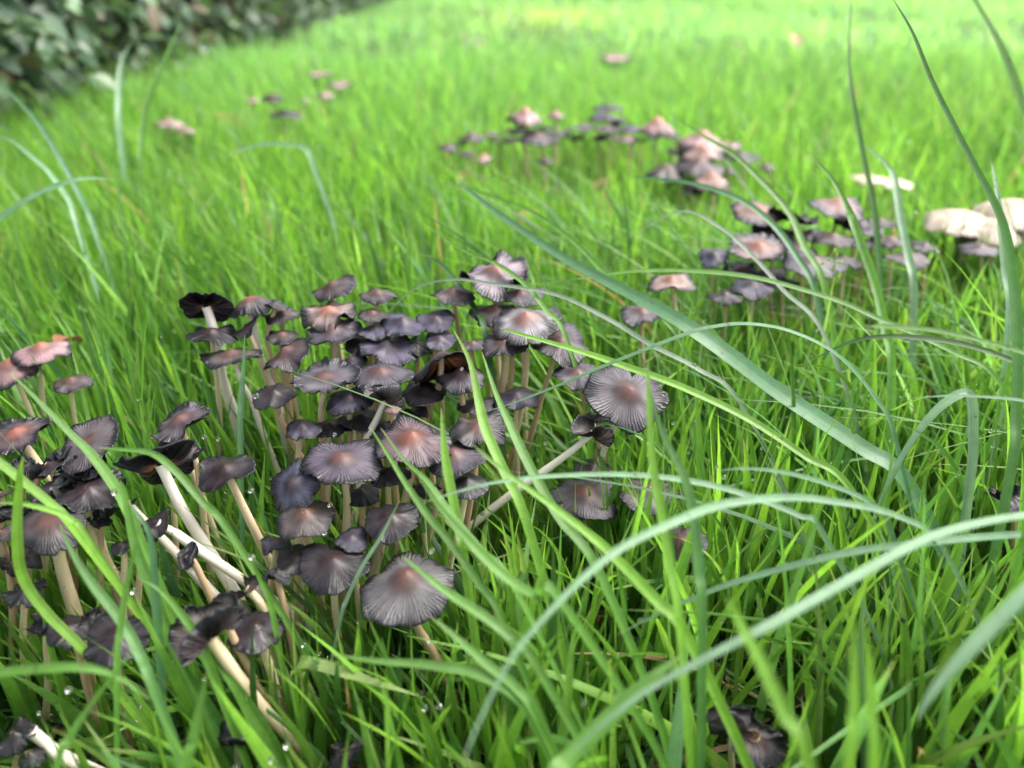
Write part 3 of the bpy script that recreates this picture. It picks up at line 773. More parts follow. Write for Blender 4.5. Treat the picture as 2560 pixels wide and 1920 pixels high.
for (px, py, w_, z_), wh in zip(((1935, 580, 96, 9.8), (2030, 585, 90, 9.8), (2130, 560, 92, 10.0), (2000, 625, 92, 9.4), (2110, 650, 90, 9.2), (1850, 680, 92, 9.0), (1920, 690, 84, 8.8), (2200, 560, 80, 9.8),
                       (2160, 610, 80, 9.4), (2310, 620, 70, 9.2)), WH_D):
    mu('darkened cap ' + wh, px, py, w_, z_, None, ('dark', 'lav', 'brown', 'black')[int(rx.integers(4))], hd=rx.uniform(0.1, 0.3), wav=0.15, ink=rx.uniform(0.2, 0.45), crimp=0.04,
       tilt=tuple(rx.uniform(-0.2, 0.2, 2)), group='darkened caps low in the right clump', streak=0.4, prot=0.7)
# --- cream caps
mu('broad cream cap, left of the three cream caps at the right edge', 2388, 566, 178, 8.6, None, 'cream', hd=0.44, hu=0.0, ex=2.4, ink=0, wav=0.09, torn=0.5, streak=0.65, group=GC, prot=0.5, sr=0.3, stem_tone='cream')
mu('broad cream cap cut off by the right edge, highest of the three', 2540, 546, 200, 9.0, None, 'cream', hd=0.44, hu=0.0, ex=2.4, ink=0, wav=0.06, torn=0.5, streak=0.65, group=GC, prot=0.5, sr=0.3, stem_tone='cream')
mu('broad cream cap lowest in the middle of the three at the right edge', 2472, 592, 170, 8.2, None, 'cream', hd=0.5, hu=0.0, ex=2.4, ink=0, wav=0.10, torn=0.3, streak=0.65, group=GC, prot=0.5, sr=0.3, stem_tone='cream')
mu('violet cap beneath the broad cream caps', 2448, 626, 96, 8.4, None, 'lav', hd=0.25, ink=0.12, group=GR, streak=0.3)
mu('blurred cream cap, left of the pair on the lawn behind the right clump', 2172, 452, 84, 7.6, None, 'cream', hd=0.35, hu=0, ex=2.2, ink=0, wav=0.1, streak=0.2, group=GC, sr=0.25, stem_tone='cream')
mu('blurred cream cap, right of the pair on the lawn behind the right clump', 2238, 462, 90, 7.4, None, 'cream', hd=0.3, hu=0, ex=2.2, ink=0, wav=0.1, streak=0.2, group=GC, sr=0.25, stem_tone='cream')
# --- middle distance clump
B = [
    (1120, 374, 42, 8.0, 'brown', 0.85, 'small round mauve cap at the left end of the middle distance clump', None),
    (1182, 348, 58, 8.4, 'brown', 0.65, 'greyish brown cap second from the left in the middle distance clump', None),
    (1170, 386, 38, 7.4, 'lav', 0.4, 'pale lilac cap below the greyish brown cap of the middle distance clump', None),
    (1226, 336, 38, 8.4, 'grey', 0.3, 'small grey cap behind the greyish brown cap', None),
    (1313, 304, 80, 9.4, 'bell', 0.9, 'bell cap with orange tip above a black cap in the middle distance', None),
    (1306, 328, 62, 8.8, 'black', 0.2, 'black cap just under the orange tipped bell cap', None),
    (1388, 294, 38, 9.2, 'bell', 1.0, 'tiny pink pointed cap right of the orange tipped bell cap', (1392, 340)),
    (1346, 354, 80, 8.2, 'grey', 0.55, 'greenish grey cap with dark edges below the orange tipped bell cap', None),
    (1386, 338, 48, 8.4, 'black', 0.2, 'black cap right of the greenish grey cap', None),
    (1456, 318, 52, 8.8, 'lav', 0.2, 'faint lilac cap between the tiny pink cap and the stacked dark caps', None),
    (1517, 272, 66, 9.8, 'black', 0.3, 'black cap topmost of the stacked dark caps', None),
    (1519, 296, 68, 9.4, 'blue', 0.25, 'blue grey cap second of the stacked dark caps', None),
    (1516, 322, 58, 8.8, 'lav', 0.25, 'lilac cap third of the stacked dark caps', None),
    (1580, 324, 56, 8.8, 'blue', 0.35, 'bluish cap between the stacked dark caps and the pink bell', None),
    (1573, 348, 54, 8.2, 'pink', 0.25, 'pale pink cap below the bluish cap, left of the pink bell', None),
    (1533, 344, 46, 8.2, 'brown', 0.3, 'brown cap at the foot of the stacked dark caps', None),
    (1641, 334, 82, 9.0, 'bell', 1.05, 'pink bell cap on its own long pale stem', (1636, 455)),
    (1688, 342, 36, 8.6, 'grey', 0.25, 'tiny grey cap right behind the pink bell', None),
    (1753, 368, 108, 8.8, 'bell', 0.8, 'large pink cap at the back right of the middle distance clump', None),
    (1814, 364, 66, 8.6, 'pink', 0.25, 'greyish pink cap right of the large pink cap', None),
    (1752, 400, 82, 8.4, 'bell', 1.0, 'orange brown bell cap in front of the large pink cap', None),
    (1852, 390, 74, 8.0, 'dark', 0.25, 'dark cap with pink left side right of the orange brown bell', None),
    (1746, 428, 104, 7.8, 'brown', 0.65, 'mauve cap beneath the orange brown bell', None),
    (1776, 466, 78, 7.4, 'bell', 1.0, 'lowest orange tipped bell cap of the middle distance clump', None),
    (1915, 422, 38, 7.6, 'brown', 0.9, 'small brown cap alone at the right end of the middle distance clump', None),
    (1664, 438, 88, 7.4, 'brown', 0.65, 'brown cap left of the lowest orange tipped bell', None),
    (1209, 402, 40, 7.0, 'bell', 0.9, 'small orange cap low in the grass left of centre', None),
    (1363, 406, 36, 7.0, 'brown', 0.85, 'tiny brown cap low in the grass under the greenish grey cap', None),
]
WH_M = ['between the leftmost round mauve cap and the greyish brown one', 'just right of the greyish brown cap', 'left under the orange tipped bell cap', 'right beside the orange tipped bell cap', 'beneath the tiny pink pointed cap', 'right of the tiny pink pointed cap', 'below the faint lilac cap', 'left of the topmost stacked dark cap', 'at the lower left of the stacked dark caps', 'right of the stacked dark caps, behind the bluish cap', 'under the left side of the pink bell', 'left of the large pink cap', 'left of the orange brown bell cap', 'right of the orange brown bell cap', 'below the dark cap with the pink side', 'right of the lowest orange tipped bell cap', 'left of the brown cap beside the lowest orange bell', 'lowest, beneath the lowest orange tipped bell cap']
for (px, py, w_, z_), wh in zip(((1150, 362, 44, 7.8), (1250, 352, 46, 8.0), (1285, 350, 50, 8.2), (1330, 335, 50, 8.4), (1365, 322, 44, 8.4), (1415, 330, 46, 8.2), (1440, 345, 44, 7.8), (1490, 300, 46, 9.0), (1500, 345, 50, 8.0),
                       (1550, 305, 50, 8.8), (1600, 352, 48, 8.0), (1700, 380, 62, 8.0), (1720, 410, 62, 7.8), (1800, 395, 60, 7.8), (1820, 430, 60, 7.4), (1790, 440, 58, 7.4), (1700, 455, 62, 7.2), (1735, 475, 62, 7.0)), WH_M):
    mu('small darkened cap ' + wh, px, py, w_, z_, None, ('dark', 'lav', 'brown', 'black')[int(rx.integers(4))], hd=rx.uniform(0.1, 0.3), wav=0.15, ink=rx.uniform(0.2, 0.45), crimp=0.04,
       tilt=tuple(rx.uniform(-0.2, 0.2, 2)), group='darkened caps low in the middle distance clump', streak=0.4, prot=0.6)
for bx, by, bw, bz, tn, hd_, lb, ss in B:
    mu(lb, bx, by, bw * 1.2, bz, ss, tn, hd=hd_ * 0.72, ex=1.45, hu=0.10, ink=0.12, group=GB, streak=0.3, prot=0.8, sr=0.16 if ss else 0.12, stem_tone='cream')
Fr = [
    (422, 313, 58, 6.8, 'pale', 0.45, 'pink cap left of a far pair near the hedge'),
    (464, 330, 44, 6.4, 'pale', 0.45, 'pink cap right of a far pair near the hedge'),
    (632, 254, 34, 6.8, 'pale', 0.5, 'small pinkish cap left of the far dark cap'),
    (684, 250, 46, 7.2, 'brown', 0.5, 'far mauve dome directly above the long dark cap'),
    (713, 288, 64, 7.4, 'black', 0.3, 'long dark cap seen edge-on on the far lawn'),
    (802, 187, 54, 7.0, 'pale', 0.2, 'farthest flat pink cap on the lawn'),
    (853, 212, 54, 6.8, 'pale', 0.25, 'flat pinkish grey cap right of the farthest flat pink cap'),
    (814, 241, 38, 6.2, 'pale', 0.5, 'small pink cap below the farthest flat pink caps'),
    (762, 254, 30, 6.2, 'pale', 0.4, 'faint grey cap between the long dark cap and the small pink cap'),
    (1540, 146, 66, 6.5, 'pale', 0.2, 'faint pale grey cap alone on the far lawn at top centre right'),
]
for bx, by, bw, bz, tn, hd_, lb in Fr:
    mu(lb, bx, by, bw * 1.25, bz, None, tn, hd=hd_, hu=0.08, ink=0.02, group=GF, streak=0.1, prot=1.0, sr=0.14, stem_tone='cream')

# ------------------------------------------------------------------ long single blades
GREENS = {
    'lime':  (0.158, 0.325, 0.040), 'green': (0.060, 0.155, 0.034), 'mid': (0.096, 0.222, 0.036),
    'teal':  (0.080, 0.185, 0.085), 'pale': (0.160, 0.275, 0.160), 'dark': (0.035, 0.095, 0.022),
    'straw': (0.24, 0.34, 0.10), 'grey': (0.15, 0.20, 0.15), 'yell': (0.19, 0.35, 0.04),
}
DEW_SITES = []


def blade_mesh(C, wd, tint, rng, fold=0.22, tipfrac=0.35, mat=None):
    k = len(C)
    T = np.gradient(C, axis=0)
    T /= np.linalg.norm(T, axis=1)[:, None]
    toc = np.array([0, 0, CAM_H]) - C
    toc /= np.linalg.norm(toc, axis=1)[:, None]
    Nn = toc * 0.6 + np.array([0, 0, 1.0]) * 0.6 + rng.uniform(-0.2, 0.2, 3)
    tw = rng.uniform(-0.3, 0.5)
    Wd = np.cross(T, Nn)
    Wd /= np.linalg.norm(Wd, axis=1)[:, None]
    Nn = np.cross(Wd, T)
    t = np.linspace(0, 1, k)
    ang = tw * t
    Wd = Wd * np.cos(ang)[:, None] + Nn * np.sin(ang)[:, None]
    Nn = np.cross(Wd, T)
    prof = np.minimum(1, (t / tipfrac)) ** 0.75 * (1 - 0.25 * np.clip((t - 0.6) / 0.4, 0, 1))
    hw = 0.5 * wd * prof + 0.004
    cols = np.array([-1, -0.5, 0, 0.5, 1.0])
    V = C[:, None] + Wd[:, None] * (cols[None, :, None] * hw[:, None, None]) + Nn[:, None] * (np.abs(cols)[None, :, None] * fold * 2 * hw[:, None, None])
    F = grid_faces(k, 5)
    col = np.repeat(np.array(tint)[None], k * 5, 0) * rng.uniform(0.95, 1.05)
    tc = np.repeat(t, 5)[:, None]
    col = col * (1 + 0.15 * np.sin(tc * 7 + rng.uniform(0, 6)))
    tipc = np.array([0.30, 0.30, 0.10])
    col = col + (tipc - col) * (1 - sstep(0, 0.05, tc)) * 0.6
    across = np.tile(cols, k)
    return mesh_np('long_blade', V.reshape(-1, 3), F, mat or M_GRASS, col, {'across': across})


def long_blade(label, pts, d, wpx, tint='green', ground=True, fold=0.22, tipfrac=0.35, sheen=False, group='long grass blades'):
    """pts in photograph pixels from tip to root, d depths in cm (two or one per point)"""
    rng = np.random.default_rng(int(pts[0][0] * 3 + pts[0][1] * 5) + 11)
    nn = len(pts)
    ds = np.interp(np.linspace(0, 1, nn), np.linspace(0, 1, len(d)), d)
    P = [at_d(q[0], q[1], dd) for q, dd in zip(pts, ds)]
    dm = float(np.mean(ds))
    wd = wpx * dm / FPX
    if ground and P[-1][2] > 0.3:
        last, prev = P[-1], P[-2]
        v = (last - prev)
        v = v / (np.linalg.norm(v) + 1e-6) * min(last[2] * 0.55, 5)
        v[2] = 0
        P.append(last + np.array([v[0] * 0.7, v[1] * 0.7, -last[2] * 0.5]))
        P.append(last + np.array([v[0], v[1], -last[2] - 0.5]))
    base = P[-1].copy()
    base[2] = 0
    C = catmull(P, 12 + 7 * len(P)) - base
    base0 = base
    # blade_mesh works in world cm, so shift there and back
    global CAMSHIFT
    me_ = blade_mesh(C + base0, wd, GREENS[tint], rng, fold, tipfrac, M_SHEEN if sheen else M_GRASS)
    co = np.empty(len(me_.vertices) * 3, np.float32)
    me_.vertices.foreach_get('co', co)
    co = co.reshape(-1, 3) - (base0 * CM).astype(np.float32)
    me_.vertices.foreach_set('co', co.ravel())
    ob = link('grass_blade', me_, None, base0)
    tag(ob, label, 'grass blade', group)
    for i in range(3, len(C) - 6, 5):
        if rng.random() < 0.25:
            DEW_SITES.append(C[i] + base0 + np.array([0, 0, 0.03]))
    return ob


lb = long_blade
lb('widest ribbed blade running diagonally down from the centre to the right', [(1140, 440), (1190, 492), (1400, 640), (1700, 805), (1950, 985), (2150, 1118), (2260, 1200)], [44, 28, 27], 40, 'teal', tipfrac=0.45, fold=0.12)
lb('slender grey arc passing in front of the pale wavy cap', [(960, 790), (1036, 723), (1130, 699), (1239, 712), (1390, 738), (1517, 797), (1625, 863), (1745, 925), (1850, 1010)], [31, 30, 28], 15, 'grey', sheen=True, tipfrac=0.6)
lb('long lime blade whose tip lies on the large salmon peaked cap', [(1247, 819), (1300, 836), (1449, 879), (1571, 920), (1707, 970), (1870, 1048), (2010, 1140), (2130, 1230)], [26.5, 24], 19, 'lime', tipfrac=0.3)
lb('narrow blade rising right and arching over with a white edge', [(1220, 1028), (1300, 1002), (1420, 955), (1517, 914), (1712, 838), (1790, 818), (1870, 812), (1974, 830), (2092, 889), (2190, 1000), (2240, 1110)], [25, 25], 15, 'teal', sheen=True)
lb('olive blade arching nearly level behind the widest diagonal blade', [(1341, 712), (1463, 695), (1585, 679), (1734, 679), (1900, 698), (2092, 752), (2190, 795), (2380, 880), (2500, 960)], [33, 30], 14, 'mid')
lb('pale teal arch over the two hidden pinkish caps', [(1060, 1256), (1130, 1234), (1227, 1209), (1353, 1193), (1543, 1187), (1701, 1200), (1848, 1233), (1997, 1290), (2060, 1340)], [20, 21], 16, 'pale', sheen=True, tipfrac=0.5)
lb('big blurred grey teal blade curving down to the bottom centre', [(1150, 1925), (1200, 1800), (1280, 1645), (1385, 1519), (1480, 1427), (1575, 1358), (1700, 1300), (1799, 1265), (1920, 1248), (2046, 1250), (2244, 1292), (2360, 1380)], [14, 17, 21], 23, 'pale', sheen=True, tipfrac=0.5)
lb('big pale blade sweeping from the bottom centre up to the right edge', [(1390, 1920), (1520, 1800), (1640, 1715), (1848, 1604), (1947, 1553), (2145, 1441), (2343, 1340), (2560, 1292), (2700, 1300)], [15, 16, 19], 27, 'pale', sheen=True, tipfrac=0.4)
lb('double striped teal blade above the big sweeping pale blade', [(1540, 1588), (1700, 1512), (1848, 1456), (2095, 1392), (2293, 1364), (2560, 1342), (2680, 1360)], [20, 21], 24, 'teal', sheen=True, tipfrac=0.4, fold=0.35)
lb('blurred whitish blade crossing the lower right corner', [(2290, 1800), (2338, 1723), (2417, 1634), (2500, 1550), (2600, 1455), (2700, 1400)], [14, 15], 36, 'pale', sheen=True)
lb('flat bent pale lime blade lying near the bottom, left of centre', [(1047, 1740), (960, 1712), (876, 1686), (763, 1655), (742, 1675), (765, 1720), (800, 1790)], [20.5, 21, 23], 38, 'straw', tipfrac=0.5, fold=0.05)
lb('smooth green blade lying level above the bent pale lime blade', [(832, 1637), (940, 1653), (1066, 1663), (1193, 1685), (1290, 1740), (1350, 1830)], [18.5, 18], 26, 'mid')
lb('broad pale lime blade pointing up right at the bottom centre', [(1706, 1637), (1620, 1705), (1520, 1800), (1420, 1900), (1360, 1990)], [17, 16], 44, 'mid', tipfrac=0.25, fold=0.1)
lb('tall dark green blade bending down through the upper right', [(2228, -10), (2282, 84), (2333, 211), (2417, 380), (2502, 549), (2531, 696), (2542, 842), (2538, 1038), (2525, 1180)], [26, 23], 25, 'green', tipfrac=0.55)
lb('blurred green blade cutting the upper right corner', [(2380, -120), (2434, 0), (2502, 127), (2560, 290), (2620, 480), (2650, 800)], [19, 19], 27, 'mid')
lb('thin dim upright blade left of the tall dark green blade', [(2130, -20), (2124, 80), (2122, 160), (2130, 236), (2156, 380), (2185, 527), (2200, 700), (2205, 830)], [44, 40], 15, 'green', tipfrac=0.6)
lb('curved blade descending between the two pink caps of the right clump', [(2016, 376), (2080, 447), (2122, 527), (2135, 560), (2186, 705), (2213, 822), (2230, 930)], [36, 30], 20, 'mid')
lb('thick bright blade bent downward at the left edge', [(58, 1140), (49, 1200), (43, 1345), (58, 1446), (116, 1533), (203, 1620), (270, 1700), (350, 1800), (430, 1910)], [20, 22.5], 24, 'lime', tipfrac=0.2)
lb('wide blade crossing in front of the tilted brown pleated cap', [(24, 930), (87, 994), (174, 1084), (231, 1142), (300, 1240), (350, 1350)], [22, 22.5], 26, 'mid', tipfrac=0.5)
lb('glossy blade pair left member running down past the slanting white stems', [(300, 1200), (312, 1237), (341, 1374), (385, 1489), (451, 1680), (480, 1790)], [21.5, 22], 26, 'mid')
lb('glossy blade pair right member running down past the slanting white stems', [(318, 1250), (376, 1345), (392, 1518), (405, 1680), (410, 1800)], [21, 22], 22, 'teal')
lb('level blade entering from the left edge near the bottom', [(376, 1748), (289, 1690), (200, 1670), (80, 1675), (-20, 1690), (-120, 1740)], [17, 17], 24, 'mid')
lb('thin blade leaning up right in the lower left corner', [(347, 1608), (231, 1758), (174, 1845), (140, 1930)], [17, 16.5], 18, 'mid')
lb('upright pointed blade below the rolled shell shaped cap', [(518, 1680), (500, 1770), (484, 1850), (465, 1940)], [16.5, 16.5], 27, 'mid')
lb('broad dull blade left of the thick cream stem at the bottom', [(450, 1640), (480, 1710), (521, 1787), (570, 1860), (620, 1960)], [20.5, 22], 44, 'green', tipfrac=0.3)
lb('broad blade following the right side of the thick cream stem', [(525, 1640), (590, 1720), (640, 1800), (690, 1880), (730, 1960)], [20.8, 22], 36, 'mid', tipfrac=0.3)
lb('bright blade crossing the droplet topped bell cap', [(1133, 823), (1175, 905), (1196, 1000), (1216, 1080), (1260, 1180), (1320, 1320)], [24.5, 22], 24, 'lime')
lb('bright blade leaning left behind the droplet topped bell cap', [(1204, 878), (1240, 985), (1280, 1075), (1330, 1180), (1400, 1300), (1500, 1440)], [24, 21], 25, 'mid')
lb('bright lime diagonal blade under the pale teal arch', [(1180, 1110), (1258, 1177), (1385, 1269), (1511, 1370), (1638, 1500), (1720, 1600)], [20, 19], 30, 'lime', tipfrac=0.6)
lb('blurred bright upright blade over the pinkish grey cap', [(1618, 900), (1622, 1000), (1632, 1158), (1650, 1269), (1675, 1420), (1700, 1580)], [19, 18], 22, 'lime')
lb('dark green upright blade covering the mauve cap', [(1620, 960), (1654, 1079), (1711, 1202), (1735, 1320), (1745, 1430), (1752, 1560)], [19, 18], 28, 'green')
lb('green blade curving from the notched lilac cap to the lower centre', [(1040, 1180), (1100, 1269), (1170, 1350), (1260, 1440), (1340, 1490), (1400, 1502)], [19.5, 18], 24, 'mid')
lb('first of two thin blades running down right over the front middle caps', [(925, 1067), (966, 1130), (1011, 1203), (1070, 1290), (1120, 1350), (1200, 1463), (1260, 1560)], [22.5, 20], 18, 'mid')
lb('second of two thin blades running down right over the reddish peaked cap', [(951, 1069), (1010, 1150), (1066, 1203), (1130, 1290), (1200, 1373), (1290, 1480)], [22.5, 20], 17, 'mid')
lb('upright bright blade in front of the grey cap with raised corner', [(1103, 1020), (1108, 1080), (1115, 1150), (1132, 1240), (1150, 1330), (1165, 1420)], [22, 21], 24, 'lime')
lb('thin whitish blade leaning across the dark wet cap', [(1000, 1249), (975, 1300), (951, 1347), (905, 1420), (868, 1500), (850, 1560)], [22, 22], 11, 'pale', sheen=True)
lb('wide blade over the right side of the nearest cap', [(1005, 1390), (1060, 1435), (1130, 1490), (1200, 1535), (1270, 1590), (1350, 1680)], [19, 18], 24, 'mid')
lb('green blade pointing up left below the nearest cap', [(1076, 1542), (1130, 1585), (1209, 1655), (1290, 1720), (1350, 1810)], [18.5, 18], 24, 'mid')
lb('thin dark upright stalk like blade at the bottom centre', [(965, 1668), (967, 1750), (970, 1840), (972, 1940)], [17.5, 17.5], 9, 'lime')
lb('upright bright blade behind the small brown caps of the main clump', [(735, 740), (741, 790), (747, 850), (752, 920)], [33, 33], 15, 'lime')
lb('grey green upright blade in front of the thin edge-on cap', [(612, 838), (609, 920), (603, 1000), (600, 1090)], [27, 27], 14, 'teal')
lb('pale folded blade bent over at the right centre', [(2180, 1300), (2224, 1199), (2285, 1095), (2347, 1022), (2405, 985), (2428, 1000), (2432, 1080), (2425, 1200)], [24, 24], 24, 'pale', sheen=True, tipfrac=0.4)
lb('thin white edged level blade at the right edge', [(2280, 995), (2400, 990), (2560, 1003), (2650, 1040)], [23, 23], 9, 'pale', sheen=True)
lb('blunt tipped green blade pointing left at the right side', [(2166, 815), (2327, 826), (2450, 852), (2580, 890), (2680, 940)], [21, 21], 13, 'mid', tipfrac=0.05)
lb('dark green blade arching right below the blunt tipped blade', [(2020, 905), (2130, 855), (2237, 842), (2405, 861), (2560, 916), (2660, 980)], [26, 24], 14, 'dark')
lb('blurred bright blade rising from the bottom right of centre', [(1815, 1490), (1850, 1560), (1898, 1650), (1960, 1790), (2020, 1930)], [13.5, 13], 36, 'lime', tipfrac=0.4)
lb('blurred upright lime blade, left of two at the lower right', [(2132, 1515), (2135, 1640), (2132, 1780), (2115, 1930)], [14.5, 14.5], 24, 'lime')
lb('blurred upright lime blade, right of two at the lower right', [(2158, 1545), (2170, 1650), (2178, 1780), (2180, 1930)], [14.5, 14.5], 24, 'lime')
lb('tall blurred blade with hooked tip in front of the hedge', [(458, 50), (425, 120), (395, 195), (371, 253), (356, 330), (352, 420)], [62, 60], 13, 'mid', sheen=True)
lb('pale blurred blade curving up beside the hedge', [(330, 103), (308, 145), (300, 190), (297, 250), (298, 320)], [70, 68], 14, 'pale', sheen=True)
lb('blurred blade arching down from the upper left edge', [(-30, 190), (20, 228), (84, 295), (140, 380), (203, 498), (230, 560)], [48, 44], 14, 'teal', sheen=True)
lb('dark edged blade arching near the left edge', [(292, 452), (240, 446), (190, 451), (120, 474), (60, 506), (0, 548), (-60, 600)], [40, 36], 15, 'teal', sheen=True)
lb('second blurred arch below the upper left arching blade', [(-40, 335), (20, 348), (70, 385), (120, 430), (170, 500), (190, 560)], [46, 42], 13, 'pale', sheen=True)
lb('faint low arch of a blade right of the far pink pair', [(560, 394), (600, 376), (654, 363), (710, 362), (760, 372), (785, 420)], [54, 54], 12, 'pale', sheen=True)
lb('thin blade drooping from left over the right clump', [(1670, 280), (1740, 330), (1830, 385), (1900, 450), (1970, 530), (2010, 620), (2060, 720)], [42, 36], 17, 'mid')
lb('pale blade running down right through the right clump', [(1560, 440), (1640, 447), (1740, 462), (1850, 500), (1930, 560), (1990, 640), (2040, 740)], [42, 36], 15, 'teal', sheen=True)
lb('long thin blade crossing from the upper middle to the right clump foot', [(1105, 448), (1200, 480), (1330, 530), (1430, 600), (1500, 670), (1600, 760), (1700, 850)], [42, 33], 11, 'mid')
lb('grey blade passing in front of the salmon wreathed cap', [(1560, 600), (1700, 530), (1800, 570), (1880, 640), (1960, 730), (2060, 840)], [36, 32], 13, 'grey', sheen=True)
lb('upright pale blade between the cream caps', [(2478, 405), (2490, 470), (2500, 560), (2510, 680), (2520, 800)], [33, 31], 18, 'pale', sheen=True)
lb('bluish blade standing in front of the blurred cream pair', [(2158, 360), (2215, 410), (2235, 450), (2250, 540), (2270, 640), (2285, 740)], [40, 36], 18, 'pale', sheen=True)
lb('dark folded blade above the torn rimmed flat cap back left', [(1035, 605), (1070, 640), (1110, 670), (1150, 720), (1190, 780), (1215, 850)], [36, 30], 15, 'dark')
lb('green tipped blade crossing the far side of the pale wavy cap', [(1060, 560), (1150, 622), (1240, 660), (1310, 710), (1360, 770), (1420, 860)], [33, 29], 12, 'mid')
lb('curved blade with pale tip at the right side of the middle', [(1790, 1178), (1860, 1172), (1960, 1182), (2080, 1215), (2180, 1262), (2230, 1340)], [21, 21], 14, 'teal', sheen=True)
lb('level blade at the left edge of the middle distance of the left clump', [(-30, 1262), (30, 1258), (110, 1272), (180, 1300), (230, 1360)], [20.5, 21], 14, 'lime')
lb('yellow green blade slanting into the left clump from the left edge', [(-60, 1120), (0, 1160), (70, 1215), (130, 1265), (190, 1330)], [20.5, 21.5], 22, 'lime', tipfrac=0.1)
lb('green blade tip pointing left at the torn rimmed grey violet cap', [(245, 1120), (300, 1124), (380, 1135), (440, 1180), (510, 1260), (580, 1340)], [22.5, 22], 18, 'mid')
lb('dark edged blade running down right from the leaning brown dome', [(150, 1310), (180, 1380), (230, 1460), (300, 1550), (350, 1640), (390, 1740)], [20.5, 19], 24, 'green')
lb('crossing blade leaning right in the lower left grass', [(352, 1295), (335, 1380), (315, 1480), (300, 1580), (292, 1680)], [19, 19], 14, 'mid')
lb('blade with droplet tip slanting above the wavy dark purple cap', [(340, 1440), (400, 1475), (450, 1530), (500, 1600), (540, 1700)], [20, 20.5], 24, 'mid', tipfrac=0.5)
lb('short blade with droplet at its tip left of the nearest clump', [(627, 1398), (645, 1440), (672, 1500), (690, 1580), (700, 1640)], [21, 22], 15, 'mid')

# ------------------------------------------------------------------ grass scatter
PR = np.array(PROTECT)
palette = np.array([GREENS[k_] for k_ in ('lime', 'mid', 'green', 'dark', 'yell', 'teal', 'straw', 'pale')])
DEAD = np.array([0.34, 0.24, 0.13])


